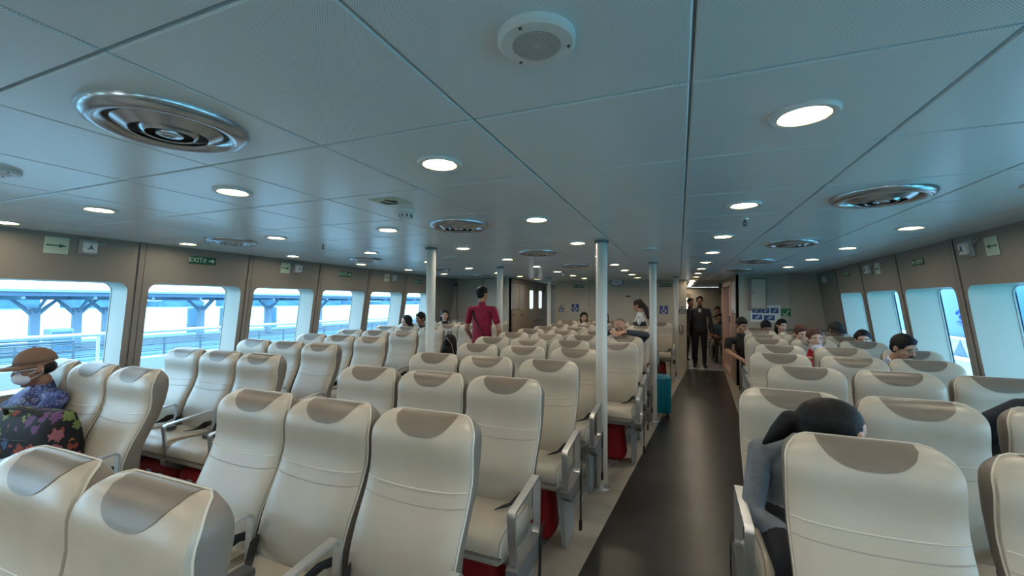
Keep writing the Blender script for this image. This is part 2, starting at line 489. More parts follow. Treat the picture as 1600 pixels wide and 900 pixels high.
# ---- aft walls
AFT = 9.3
st = struct('wall_aft_left')
xs = [-5.75, -4.95, -4.35, -3.75]
for a, c in zip(xs[:-1], xs[1:]):
    b = MB(); b.box(a + .003, c - .003, AFT, AFT + .05, 0, CEIL); b.obj('wall_panel', MT['wallaft'], st)
b = MB(); b.box(-5.75, -3.75, AFT + .02, AFT + .06, 0, CEIL); b.obj('wall_backing', MT['dark'], st)
b = MB(); b.tube([(-5.22, AFT - .01, CEIL), (-5.235, AFT - .01, 1.5), (-5.21, AFT - .01, 1.3), (-5.24, AFT - .01, .9)], .008, 6); b.obj('wall_cable', MT['dark'], st)
st = struct('wall_aft_right')
xs = [1.04, 1.95, 2.95]
for a, c in zip(xs[:-1], xs[1:]):
    b = MB(); b.box(a + .003, c - .003, AFT, AFT + .05, 0, CEIL); b.obj('wall_panel', MT['wallaft'], st)
b = MB(); b.box(1.04, 2.95, AFT + .02, AFT + .06, 0, CEIL); b.obj('wall_backing', MT['dark'], st)
# central block
CB = 11.15
st = struct('wall_aft_center')
for a, c, dy in ((-3.18, -2.24, 0), (-2.24, -1.80, .004), (-.93, -.72, .004), (-.66, -.06, 0), (-.02, .17, 0)):
    b = MB(); b.box(a + .003, c - .003, CB + dy, CB + .05, 0, CEIL); b.obj('wall_panel', MT['wallaft'], st)
b = MB(); b.box(-1.8, -.93, CB + .004, CB + .05, 2.0, CEIL); b.obj('wall_panel', MT['wallaft'], st)
b = MB(); b.box(-3.18, .17, CB + .04, CB + .09, 0, CEIL); b.obj('wall_backing', MT['strip'], st)
st3 = struct('wall_corridor_center')
b = MB(); b.box(.13, .17, CB + .095, 12.6, 0, CEIL); b.obj('wall_return', MT['wallaft'], st3)
st3 = struct('wall_corridor_side')
b = MB(); b.box(-3.18, -3.14, CB + .095, 17.3, 0, CEIL); b.obj('wall_return', MT['wallaft'], st3)
d = struct('door_1')
b = MB(); b.box(-1.795, -.935, CB + .012, CB + .04, .01, 1.995); b.obj('door_leaf', MT['wallaft'], d)
b = MB(); b.rbox(-1.29, -1.16, CB - .004, CB + .014, 1.75, 1.785, .004); b.obj('door_vent', MT['dark'], d)
# left corridor wall with brown double door
st = struct('wall_corridor_left')
LXW = -3.75
b = MB(); b.box(LXW - .06, LXW, AFT, 17.5, 0, CEIL); b.obj('wall_panel', MT['brown'], st)
for y0, y1 in ((9.33, 9.72), (9.86, 10.2)):
    b = MB(); b.box(LXW, LXW + .012, y0 - .02, y1 + .02, 1.42, 2.04); b.obj('window_frame', MT['alu'], st)
    b = MB(); b.box(LXW + .012, LXW + .016, y0, y1, 1.44, 2.02); b.obj('window_pane', MT['frost'], st)
for y in (9.45, 10.0):
    b = MB(); b.lathe([(.02, 0), (.02, .02)], 12); o = b.obj('round_stud', MT['dark'], st); o.location = (LXW, y, 1.28); o.rotation_euler = (0, PI / 2, 0)
for k, (y0, y1) in enumerate(((10.32, 11.08), (11.1, 11.85))):
    d = struct('door_%d' % (2 + k))
    b = MB(); b.box(LXW, LXW + .03, y0, y1, .02, 2.06); b.obj('door_leaf', MT['brown'], d)
    b = MB(); c = rounded(y0 + .22, y1 - .26, 1.42, 1.92, .05)
    b.add([(LXW + .031, u, z) for u, z in c] + [(LXW + .034, u, z) for u, z in c], [tuple(range(len(c), 2 * len(c)))] + [(i, (i + 1) % len(c), len(c) + (i + 1) % len(c), len(c) + i) for i in range(len(c))])
    b.obj('door_window', mat('glowing_door_window', (.8, .85, .87), .2, emit=(.85, .95, 1), estr=.75), d)  # daylight behind the door pane put in as emission
    b = MB(); b.tube([(LXW + .03, y1 - .12 if k == 0 else y0 + .1, 1.1), (LXW + .07, y1 - .12 if k == 0 else y0 + .1, 1.1), (LXW + .07, y1 - .28 if k == 0 else y0 + .26, 1.09)], .014, 8); b.obj('door_handle', MT['dark'], d)
    b = MB(); b.box(LXW + .03, LXW + .045, y1 - .03, y1 + .01, 1.86, 2.04); b.obj('door_closer', MT['dark'], d)
    b = MB(); b.box(LXW + .03, LXW + .04, (y1 - .28 if k == 0 else y0 + .02), (y1 - .02 if k == 0 else y0 + .24), .82, 1.02); b.obj('kick_plate', MT['strip'], d)
# far end of both corridors and the aft saloon
st = struct('wall_aft_end')
b = MB(); b.box(-3.75, -.4, 17.4, 17.46, 0, CEIL); b.box(.42, 4.5, 17.4, 17.46, 0, CEIL); b.box(-.4, .42, 17.4, 17.46, 1.95, CEIL)
b.obj('wall_panel', MT['wallaft'], st)
d = struct('door_4')
b = MB(); b.box(-.4, .42, 17.36, 17.4, 0, 1.95); b.obj('door_leaf', MT['brown'], d)
b = MB(); c = rounded(.1, .34, 1.3, 1.78, .06); b.add([(u, 17.355, z) for u, z in c], [tuple(range(len(c)))]); b.obj('door_window', mat('glowing_end_door_window', (.8, .85, .87), .2, emit=(.95, .98, 1), estr=2.2), d)  # pane made to glow, standing for bright light beyond the door
w = struct('window_31'); b = MB(); b.box(1.7, 2.25, 17.37, 17.39, .9, 1.75); b.obj('window_pane', mat('glowing_window', (.8, .85, .87), .2, emit=(.85, .95, 1), estr=1.0), w)  # window glow put into the pane material, no light comes through
w = struct('window_32'); b = MB(); b.box(-3.68, -3.3, 13.9, 13.92, .5, 2.05); b.obj('window_pane', bpy.data.materials['glowing_door_window'], w)  # pane glows by itself in place of daylight outside
b = MB(); b.box(-3.30, -3.26, 13.88, 13.94, .3, 2.1); b.box(-3.72, -3.68, 13.88, 13.94, .3, 2.1); b.box(-3.72, -3.26, 13.88, 13.94, 1.78, 1.84); b.obj('window_frame', MT['pink'], w)
st2 = struct('wall_aft_saloon')
b = MB(); b.box(4.4, 4.46, 12.2, 17.5, 0, CEIL); b.box(1.04, 4.46, 12.2, 12.25, 0, CEIL); b.obj('wall_panel', MT['wallaft'], st2)
# right corridor: brown end with frosted panes, door frame coloured by pinkish light, open to daylight
st = struct('wall_corridor_right')
RXW = 1.04
b = MB(); b.box(RXW, RXW + .05, AFT, 9.98, 0, CEIL); b.box(RXW, RXW + .05, 9.98, 12.0, 2.08, CEIL); b.box(RXW, RXW + .05, 11.95, 12.25, 0, CEIL); b.obj('wall_panel', MT['brown'], st)
for y0, y1 in ((9.36, 9.58), (9.68, 9.9)):
    b = MB(); b.box(RXW - .012, RXW, y0 - .015, y1 + .015, 1.42, 2.04); b.obj('window_frame', MT['alu'], st)
    b = MB(); b.box(RXW - .016, RXW - .012, y0, y1, 1.44, 2.02); b.obj('window_pane', MT['frost'], st)
t = struct('trim_1')
b = MB()
for y0, y1 in ((9.98, 10.10), (11.72, 11.95)): b.rbox(RXW - .03, RXW + .10, y0, y1, 0, 2.1, .012)
b.rbox(RXW - .03, RXW + .10, 10.10, 11.72, 2.0, 2.1, .012); b.rbox(RXW - .03, RXW + .1, 10.1, 11.72, 0, .10, .012)
b.obj('door_frame', MT['pink'], t)
d = struct('door_5')
b = MB(); b.rbox(RXW + .10, RXW + .15, 11.0, 11.7, .1, 2.0, .01); b.obj('door_leaf', MT['pink'], d)
b = MB(); b.box(RXW - .05, RXW - .03, 10.0, 10.04, 1.2, 1.34); b.obj('door_handle', MT['dark'], d)
b = MB(); b.box(RXW - .10, RXW - .03, 11.74, 11.9, 1.98, 2.1); b.obj('door_closer', MT['dark'], d)

# ================================================================ CEILING FITTINGS
def lens_and_ring():
    b = MB(); b.lathe([(.064, 0), (.07, -.010), (.082, -.011), (.088, -.004), (.088, .002), (.064, .002)], 28, cap=False); ring = b.mesh('trim_ring', MT['white'], 40)
    b = MB(); b.lathe([(.054, .001), (.054, -.003), (.04, -.005), (.02, -.006)], 20); lens = b.mesh('lamp_lens', MT['lens'], 60)
    b = MB(); b.lathe([(.054, .001), (.0545, -.001), (.066, -.0095)], 28, cap=False); refl = b.mesh('lamp_reflector', mat('reflector_warm_glow', (.85, .60, .30), .35), 60)  # added ring; its orange colour carries the warm glow of the lens rim
    return ring, lens, refl
ringm, lensm, reflm = lens_and_ring()
COLN = {1.54: 'beside the blue-hull windows', .335: 'over the dark aisle', -.875: 'over aisle end of centre seats', -2.08: 'over centre seats near pier-side aisle', -3.28: 'over pier-side seats', -4.49: 'along the pier-side windows'}
for x in (1.54, .335, -.875, -2.08, -3.28, -4.49):
    for j in range(-3, 15):
        y = 1.405 + 1.203 * j
        if j > 7 and x != .335: continue
        if x == 1.54 and j > 5: continue
        if x in (-4.49,) and j > 5: continue
        if x == -3.28 and j > 7: continue
        o = thing('ceiling_downlight', 'round warm downlight with white ring, ' + (ORD + ['thirteenth', 'fourteenth', 'fifteenth', 'third unseen', 'second unseen', 'unseen'])[j] + ' ' + COLN[x], 'downlight', (x, y, CEIL), 0, 'warm ceiling downlights')
        link('trim_ring', ringm, o); link('lamp_lens', lensm, o); link('lamp_reflector', reflm, o)
# air vents
b = MB(); b.lathe([(.150, .0), (.152, -.018), (.162, -.026), (.180, -.030), (.200, -.022), (.210, -.006), (.210, .001), (.150, .001)], 48, cap=False); vflange = b.mesh('vent_flange', MT['vent'], 50)
def vring(r0, r1, z0, z1):
    b = MB(); b.lathe([(r0, z0), (r0 + .004, z0 - .003), (r1, z1 - .003), (r1, z1), (r1 - .004, z1), (r0, z0)], 40, cap=False); return b.mesh('vent_ring', MT['vent'], 50)
vr = [vring(.098, .138, -.034, -.012), vring(.060, .084, -.036, -.018)]
b = MB(); b.lathe([(.038, -.020), (.034, -.036), (.018, -.038), (.016, -.034), (.002, -.034)], 28); vcore = b.mesh('vent_core', MT['vent'], 40)
b = MB(); b.lathe([(.150, -.002), (.002, -.002)], 32, cap=False); vback = b.mesh('vent_throat', MT['dark'])
VN = {-1.465: 'over centre seats', .945: 'beside the dark aisle', -3.87: 'near the pier-side windows'}
for x, ys in ((-1.465, (.79, 2.62, 4.41, 6.24)), (.945, (2.62, 4.43, 6.21, 7.9)), (-3.87, (2.61, 4.39, 6.22, 8.0))):
    for k, y in enumerate(ys):
        o = thing('air_vent', 'round ringed grey air vent in ceiling, %s %s' % (ORD[k], VN[x]), 'air vent', (x, y, CEIL), 0, 'round ceiling air vents')
        link('vent_flange', vflange, o); link('vent_throat', vback, o); link('vent_core', vcore, o)
        for q in vr: link('vent_ring', q, o)
# loudspeakers
b = MB(); b.lathe([(.080, .001), (.080, -.012), (.074, -.017), (.003, -.0175)], 40); spk = b.mesh('speaker_plate', MT['white'], 35)
b = MB()
for ri in range(1, 12):
    r = .0042 * ri + .002
    for k in range(6 * ri): 
        a = 2 * PI * k / (6 * ri); x, y = r * math.cos(a), r * math.sin(a); h = .0011
        b.add([(x - h, y - h, -.0181), (x + h, y - h, -.0181), (x + h, y + h, -.0181), (x - h, y + h, -.0181)], [(0, 1, 2, 3)])
spkh = b.mesh('speaker_holes', MT['dark'])
for k, (x, y, lb) in enumerate(((-.27, .80, 'large round white speaker grille above the centre seats'), (-2.68, .80, 'round white speaker at the ceiling edge above pier-side seats'),
                                (-.28, 4.45, 'small round white speaker near the slim pole on dark aisle'), (-2.68, 4.6, 'small round white speaker behind the pier-side pole'))):
    o = thing('ceiling_speaker', lb, 'speaker', (x, y, CEIL), 0, 'round ceiling speakers')
    link('speaker_plate', spk, o); q = link('speaker_holes', spkh, o); q['kind'] = 'stuff'
    for a in (20, 140, 260):
        b = MB(); b.lathe([(.004, 0), (.003, -.003)], 8, (.066 * math.cos(math.radians(a)), .066 * math.sin(math.radians(a)), -.0165)); b.obj('screw', MT['dark'], o)
# smoke detectors, sticker, sprinklers
def detector(x, y, lb):
    o = thing('smoke_detector', lb, 'smoke detector', (x, y, CEIL))
    b = MB(); b.lathe([(.052, 0), (.052, -.014), (.044, -.02), (.02, -.021)], 24); b.obj('detector_base', MT['white'], o, 40)
    b = MB(); b.lathe([(.036, -.02), (.034, -.046), (.02, -.05)], 20); b.obj('sensor_head', MT['white'], o, 40)
    b = MB()
    for k in range(8):
        a = k * PI / 4; b.box(.0352 * math.cos(a) - .003, .0352 * math.cos(a) + .003, .0352 * math.sin(a) - .003, .0352 * math.sin(a) + .003, -.043, -.026)
    b.obj('sensor_slots', MT['dark'], o, kind='stuff')
detector(-1.535, 2.09, 'white smoke detector beside a pale sticker on the ceiling')
detector(-2.05, 7.78, 'small white smoke detector far over the centre seats')
o = thing('ceiling_sticker', 'pale green square sticker with curved hook mark on ceiling', 'sticker', (-1.47, 1.86, CEIL - .001))
b = MB(); b.box(-.085, .085, -.075, .075, -.002, 0); b.obj('sticker_plate', MT['lumi'], o)
b = MB(); b.tube([(-.045, -.02, -.003), (-.045, .02, -.003), (-.02, .04, -.003), (.02, .035, -.003), (.04, .0, -.003), (.01, -.02, -.003), (.0, -.045, -.003)], .006, 6); b.obj('hook_mark', MT['dark'], o)
def sprinkler(x, y, lb):
    o = thing('fire_sprinkler', lb, 'sprinkler', (x, y, CEIL))
    b = MB(); b.lathe([(.024, 0), (.022, -.006), (.01, -.008)], 16); b.obj('escutcheon', MT['alu'], o, 40)
    b = MB(); b.tube([(0, 0, -.006), (0, 0, -.02)], .007, 8); b.tube([(.0, 0, -.02), (.012, 0, -.03), (.0, 0, -.042)], .003, 6); b.tube([(0, 0, -.02), (-.012, 0, -.03), (0, 0, -.042)], .003, 6); b.obj('sprinkler_yoke', MT['dark'], o)
    b = MB(); b.lathe([(.014, -.042), (.014, -.045)], 14); b.obj('deflector', MT['dark'], o)
sprinkler(.40, 3.07, 'dark fire sprinkler just behind second aisle downlight')
sprinkler(-3.25, 3.10, 'small dark fire sprinkler over the pier-side seats')
sprinkler(-3.21, 6.1, 'tiny dark fire sprinkler above man in crimson shirt')
sprinkler(.42, 6.4, 'tiny dark fire sprinkler far along the dark aisle')

# ================================================================ POLES
def pole(x, y, r, lb):
    o = thing('support_pole', lb, 'pole', (x, y, 0))
    b = MB(); b.lathe([(r, 0), (r, CEIL - .02)], 28); b.obj('pole_shaft', MT['pole'], o, 40)
    b = MB(); b.lathe([(r + .012, CEIL - .024), (r + .012, CEIL + .001)], 28); b.obj('pole_collar', MT['bracket'], o, 40)
    b = MB(); b.lathe([(r + .032, 0.004), (r + .028, .010), (r + .006, .014), (r, .05)], 28); b.obj('pole_flange', MT['alu'], o, 40)
pole(-.642, 3.75, .050, 'thick cream support pole beside the dark aisle')
pole(-2.38, 3.68, .048, 'cream support pole standing between pier-side and centre seats')
pole(-.336, 6.08, .048, 'cream support pole beside a turquoise suitcase')
pole(-2.68, 6.16, .048, 'cream support pole beside the man in crimson shirt')
pole(-2.84, 9.42, .045, 'far cream pole in front of the brown double doors')
pole(-.06, 9.65, .045, 'slim far cream pole at the corner of the aft wall')

# ================================================================ SEATS
ZT, HW, RC = 1.184, .226, .075
FRONT = [(.50, -.115), (.58, -.135), (.68, -.128), (.78, -.088), (.88, -.036), (.96, -.004), (1.02, .004), (1.07, .0), (1.10, .004), (1.125, .013), (1.148, .027), (1.164, .042), (1.176, .060), (1.184, .085)]
BACK = [(.50, .02), (.60, -.006), (.70, -.006), (.80, .030), (.90, .082), (1.0, .118), (1.08, .132), (1.12, .132), (1.148, .128), (1.168, .121), (1.184, .113)]
def itp(tab, z): return float(np.interp(z, [t[0] for t in tab], [t[1] for t in tab]))
def hw_at(z):
    h = HW - .012 * max(0, min(1, (.9 - z) / .35)) ** 1.2
    d = z - (ZT - RC)
    if d > 0: h = h - RC + math.sqrt(max(0, RC * RC - d * d))
    return h
def front_y(x, z):
    h = max(hw_at(z), .02); k = min(1, abs(x) / h)
    return itp(FRONT, z) + .018 * k ** 8 + .010 * k ** 2 * (1 if z > .9 else .6) * -1 + .0
def split_y(z): return itp(FRONT, z) + .024
LV = [.50, .54, .60, .66, .72, .78, .84, .90, .96, 1.01, 1.05, 1.08, 1.105, 1.121, 1.136, 1.15, 1.161, 1.171, 1.179, 1.184]
def backrest_mesh():
    b = MB(); secs = []; n = 17
    for z in LV:
        h = hw_at(z); s = []
        for k in range(n):
            x = h * math.sin(PI / 2 * (-1 + 2 * k / (n - 1))); s.append((x, front_y(x, z), z))
        s += [(h + .002, split_y(z), z), (h * .5, split_y(z) + .004, z), (-h * .5, split_y(z) + .004, z), (-h - .002, split_y(z), z)]
        secs.append(s)
    m = len(secs[0]); vs = [p for s in secs for p in s]; fs = []
    for i in range(len(secs) - 1):
        for k in range(m): fs.append((i * m + k, i * m + (k + 1) % m, (i + 1) * m + (k + 1) % m, (i + 1) * m + k))
    fs += [tuple(range(m))[::-1], tuple((len(secs) - 1) * m + k for k in range(m))]
    b.add(vs, fs); return b.mesh('backrest', MT['cream'], 50)
def shell_mesh():
    b = MB(); secs = []
    for z in LV:
        h = hw_at(z); yb = max(itp(BACK, z), split_y(z) + .005); ys = split_y(z) - .002
        r = min(.03, (yb - ys) * .6); hh = max(h - r, .01)
        s = [(h, ys, z), (h + .004, ys + (yb - ys) * .35, z), (h, yb - r, z), (h - .3 * r, yb - .3 * r, z), (hh, yb, z), (hh * .33, yb + .004, z), (-hh * .33, yb + .004, z), (-hh, yb, z), (-h + .3 * r, yb - .3 * r, z), (-h, yb - r, z), (-h - .004, ys + (yb - ys) * .35, z), (-h, ys, z)]
        secs.append(s)
    m = len(secs[0]); vs = [p for s in secs for p in s]; fs = []
    for i in range(len(secs) - 1):
        for k in range(m): fs.append((i * m + k, i * m + (k + 1) % m, (i + 1) * m + (k + 1) % m, (i + 1) * m + k))
    fs += [tuple(range(m))[::-1], tuple((len(secs) - 1) * m + k for k in range(m))]
    b.add(vs, fs); return b.mesh('back_shell', MT['shell'], 50)
def piping_mesh():
    pts = [(-hw_at(z) - .002, split_y(z), z) for z in LV] + [(hw_at(z) + .002, split_y(z), z) for z in LV[::-1]]
    b = MB(); b.tube(pts, .0034, 6); return b.mesh('piping', MT['piping'], 60)
def patch_mesh():
    b = MB(); nx, nz = 21, 10; W_ = .132; rows = []
    for i in range(nx):
        q = -1 + 2 * i / (nx - 1); x = W_ * q; a = abs(q)
        zb = ZT - .010 - .066 * (1 - a ** 2.6) ** .85 - .0
        zt = ZT - .0005
        if RC and abs(x) > HW - RC: zt = ZT - RC + math.sqrt(max(0, RC * RC - (abs(x) - HW + RC) ** 2)) - .0006
        zb = min(zb, zt - .004)
        col = [(x, front_y(x, zb) + .0015, zb)]
        for k in range(nz):
            z = zb + (zt - zb) * k / (nz - 1); col.append((x, front_y(x, z) - .0028, z + (.0025 if k == nz - 1 else 0)))
        y0 = col[-1][1]
        for d, dz in ((.012, .003), (.026, .002), (.036, -.004)): col.append((x, y0 + d, zt + dz))
        rows.append(col)
    m = len(rows[0]); vs = [p for r in rows for p in r]
    b.add(vs, [(i * m + k, (i + 1) * m + k, (i + 1) * m + k + 1, i * m + k + 1) for i in range(nx - 1) for k in range(m - 1)])
    return b.mesh('headrest_patch', MT['tan'], 60)
def seam_mesh(z0, m, r):
    b = MB(); pts = []
    for k in range(15):
        q = -1 + 2 * k / 14; z = z0 + .016 * q * q; x = q * (hw_at(z) - .003); pts.append((x, front_y(x, z) - .0008, z))
    b.tube(pts, r, 5); return b.mesh('seam', m, 60)
def cushion_mesh():
    b = MB(); secs = []; h = .218
    prof = [(-.03, .585, .47), (-.12, .587, .465), (-.25, .595, .46), (-.36, .608, .455), (-.43, .608, .455), (-.468, .594, .465), (-.492, .568, .482), (-.500, .54, .505)]
    for y, zt, zb in prof:
        e = .02; mid = (zt + zb) / 2
        secs.append([(-h, y, mid), (-h + .002, y, zt - .03), (-h + .012, y, zt - .008), (-h + .035, y, zt), (-h * .4, y, zt - .006), (h * .4, y, zt - .006), (h - .035, y, zt), (h - .012, y, zt - .008), (h - .002, y, zt - .03), (h, y, mid), (h - .004, y, zb + .02), (h - .03, y, zb), (-h + .03, y, zb), (-h + .004, y, zb + .02)])
    m = len(secs[0]); vs = [p for s in secs for p in s]; fs = []
    for i in range(len(secs) - 1):
        for k in range(m): fs.append((i * m + k, i * m + (k + 1) % m, (i + 1) * m + (k + 1) % m, (i + 1) * m + k))
    fs += [tuple(range(m))[::-1], tuple((len(secs) - 1) * m + k for k in range(m))]
    b.add(vs, fs); return b.mesh('seat_cushion', MT['cream'], 50)
def arm_mesh():
    b = MB(); pts = []
    def arc(cy, cz, r, a0, a1, n=6):
        for k in range(n + 1):
            a = math.radians(a0 + (a1 - a0) * k / n); pts.append((cy + r * math.cos(a), cz + r * math.sin(a)))
    pts.append((-.470, .47)); pts.append((-.495, .60)); arc(-.478, .705, .03, 175, 95); arc(-.175, .735, .03, 88, 0); pts.append((-.150, .56)); arc(-.19, .51, .04, 0, -80)
    pts = np.array(pts); d = np.gradient(pts, axis=0); d /= np.linalg.norm(d, axis=1)[:, None]; nn = np.stack([d[:, 1], -d[:, 0]], 1) * .011
    q = pts + nn
    b.ribbon([(0, *p) for p in pts], [(0, *p) for p in q], .036, (1, 0, 0)); return b.mesh('armrest', MT['alu'], 30)
def bracket_mesh():
    b = MB(); v = [(-.505, .485), (-.50, .45), (-.40, .385), (-.2, .385), (-.15, .45), (-.15, .485)]
    N = len(v); b.add([(-.026, y, z) for y, z in v] + [(.026, y, z) for y, z in v], [tuple(range(N)), tuple(range(2 * N - 1, N - 1, -1))] + [(i, (i + 1) % N, N + (i + 1) % N, N + i) for i in range(N)]); return b.mesh('armrest_bracket', MT['bracket'])
def leg_mesh():
    b = MB(); v = [(-.36, .43), (-.05, .43), (-.02, .02), (-.08, .012), (-.25, .012), (-.26, .05)]
    N = len(v); b.add([(-.016, y, z) for y, z in v] + [(.016, y, z) for y, z in v], [tuple(range(N)), tuple(range(2 * N - 1, N - 1, -1))] + [(i, (i + 1) % N, N + (i + 1) % N, N + i) for i in range(N)]); return b.mesh('leg', MT['frame'])
def beam_mesh():
    b = MB(); b.rbox(-.235, .235, -.38, -.06, .42, .466, .008); return b.mesh('seat_beam', MT['frame'])
def belt_mesh(sx):
    b = MB()
    b.ribbon([(sx * .205, -.12, .63), (sx * .19, -.15, .645), (sx * .15, -.20, .607), (sx * .10, -.25, .606)], [(sx * .205, -.12, .645), (sx * .19, -.15, .665), (sx * .15, -.20, .619), (sx * .10, -.25, .611)], .065, (.35 * sx, .9, 0)); return b.mesh('seat_belt', MT['black'])
def buckle_mesh():
    b = MB(); b.rbox(-.125, -.06, -.31, -.24, .598, .628, .006); return b.mesh('belt_buckle', MT['dark'])
def strap_mesh():
    b = MB(); p = [(.02, -.10, .50), (.03, -.16, .50), (.035, -.19, .485), (.036, -.195, .42), (.034, -.20, .30), (.036, -.20, .18)]
    b.ribbon(p, [(x + .006, y, z) for x, y, z in p], .028, (0, 1, .1)); b.rbox(.028, .046, -.215, -.185, .12, .185, .004); return b.mesh('hanging_strap', MT['black'])
def cpipe_mesh():
    b = MB(); h = .2165; L = [(-.05, .580), (-.25, .588), (-.36, .601), (-.43, .601), (-.468, .587), (-.491, .562), (-.4995, .54), (-.49, .50)]
    b.tube([(-h + .008, y, z) for y, z in L] + [(-h + .03, -.478, .476), (h - .03, -.478, .476)] + [(h - .008, y, z) for y, z in L[::-1]], .0035, 5)
    return b.mesh('cushion_piping', MT['seam'], 60)
SM = dict(backrest=backrest_mesh(), back_shell=shell_mesh(), piping=piping_mesh(), headrest_patch=patch_mesh(), seat_cushion=cushion_mesh(), cushion_piping=cpipe_mesh(),
          armrest=arm_mesh(), armrest_bracket=bracket_mesh(), leg=leg_mesh(), seat_beam=beam_mesh(), seat_belt=belt_mesh(-1), belt_tongue=belt_mesh(1), belt_buckle=buckle_mesh(), hanging_strap=strap_mesh())
SE1, SE2 = seam_mesh(.925, MT['piping'], .0026), seam_mesh(.875, MT['seam'], .0026)
def seat(x, y, label, group, aisle=0, rz=0.):
    o = thing('ferry_seat', label, 'seat', (x, y - .035, 0), rz, group)
    bk = link('backrest', SM['backrest'], o)
    link('headrest_patch', SM['headrest_patch'], o); link('piping', SM['piping'], o); link('back_shell', SM['back_shell'], o)
    link('seam', SE1, bk); link('seam', SE2, bk)
    cu = link('seat_cushion', SM['seat_cushion'], o); link('cushion_piping', SM['cushion_piping'], cu)
    link('seat_beam', SM['seat_beam'], o)
    for sx in (-.2, .2): link('leg', SM['leg'], o, loc=(sx, 0, 0))
    q = link('seat_belt', SM['seat_belt'], o); link('belt_buckle', SM['belt_buckle'], q); link('seat_belt', SM['belt_tongue'], o)
    for sx in ((.247,) if aisle >= 0 else (.247, -.262)):
        if aisle == 1: sx = .268
        a = link('armrest', SM['armrest'], o, loc=(sx, 0, 0)); link('armrest_bracket', SM['armrest_bracket'], a)
    if aisle:
        s = link('hanging_strap', SM['hanging_strap'], o, loc=(.262 * aisle, 0, 0))
        if aisle < 0: s.scale = (-1, 1, 1)
    return o
CY = [(.595, [-1.19, -1.66]), (1.405, [-.94, -1.425, -1.89]), (2.22, [-.94, -1.43, -1.925]), (3.02, [-.915, -1.435, -1.92]), (3.86, [-.915, -1.43, -1.93]),
      (4.66, [-.635, -1.16, -1.66, -2.13]), (5.46, [-.65, -1.17, -1.68, -2.17]), (6.27, [-.65, -1.16, -1.68, -2.2]), (7.08, [-.65, -1.17, -1.68, -2.2]),
      (7.88, [-.65, -1.17, -1.69, -2.2]), (8.68, [-.65, -1.17, -1.70, -2.2]), (9.46, [-.37, -.90, -1.42, -1.95, -2.42])]
for r, (y, xs) in enumerate(CY):
    for k, x in enumerate(xs):
        seat(x, y, 'cream seat with tan headrest, %s from dark aisle in %s centre row' % (ORD[k], ORD[r]), 'centre block seats', 1 if k == 0 else 0)
LY = [(1.58, [-3.24, -3.73, -4.22]), (2.40, [-3.19, -3.67, -4.15]), (3.24, [-3.42, -3.91, -4.40]), (4.08, [-3.50, -3.99, -4.46]), (4.95, [-3.66, -4.16, -4.64]),
      (5.88, [-3.80, -4.28, -4.72]), (6.80, [-3.55, -4.02, -4.46, -4.9]), (7.65, [-3.6, -4.1, -4.55, -5.03]), (8.5, [-3.75, -4.2, -4.7])]
for r, (y, xs) in enumerate(LY):
    for k, x in enumerate(xs):
        seat(x, y, 'cream seat with tan headrest, %s from the inner aisle in %s pier-side row' % (ORD[k], ORD[r]), 'pier-side block seats', 1 if k == 0 else 0)
RY = [(1.68, [.56, 1.08]), (2.48, [.52, 1.02, 1.54]), (3.44, [.81, 1.31, 1.81]), (4.24, [.81, 1.33, 1.79]), (5.08, [.97, 1.5, 2.05]), (5.98, [1.01, 1.49, 1.97]), (6.76, [1.09, 1.56, 2.04]), (7.56, [1.18, 1.66, 2.14]), (8.42, [1.26, 1.74, 2.22])]
for r, (y, xs) in enumerate(RY):
    for k, x in enumerate(xs):
        seat(x, y, 'cream seat with tan headrest, %s from dark aisle in %s blue-hull-side row' % (ORD[k], ORD[r]), 'blue-hull-side block seats', -1 if k == 0 else 0)
# floor rails the seats are bolted to
def floor_rail(p, q, lb, w=.05):
    o = thing('floor_rail', lb, 'floor rail'); p, q = Vector(p), Vector(q); d = (q - p).normalized(); n = Vector((-d.y, d.x, 0)) * w
    b = MB(); N = [(p - n), (p + n), (q + n), (q - n)]
    b.add([(v.x, v.y, 0.0005) for v in N] + [(v.x, v.y, .010) for v in N], [(4, 5, 6, 7), (0, 1, 5, 4), (1, 2, 6, 5), (2, 3, 7, 6), (3, 0, 4, 7)]); b.obj('rail_base', MT['frame'], o)
    for s in (-1, 1):
        b = MB(); m = n * s; a, c = p + m, q + m; e = n * (.12 * s)
        b.add([(v.x, v.y, z) for z in (.0, .022) for v in (a - e, a + e, c + e, c - e)], [(4, 5, 6, 7), (0, 1, 5, 4), (1, 2, 6, 5), (2, 3, 7, 6), (3, 0, 4, 7)]); b.obj('rail_lip', MT['alu'], o)
floor_rail((-1.08, 1.0, 0), (-.69, 4.35, 0), 'aluminium floor rail under the aisle end of centre seats', .045)
floor_rail((-.64, 4.4, 0), (-.33, 9.6, 0), 'aluminium floor rail past the thick pole under centre seats', .04)
floor_rail((.40, 1.2, 0), (.75, 4.5, 0), 'aluminium floor rail under aisle end of blue-hull-side seats', .05)
floor_rail((.80, 5.0, 0), (1.16, 8.4, 0), 'far aluminium floor rail along blue-hull-side seats', .05)
floor_rail((-2.98, 1.2, 0), (-3.30, 8.6, 0), 'aluminium floor rail under the inner edge of pier-side seats', .05)

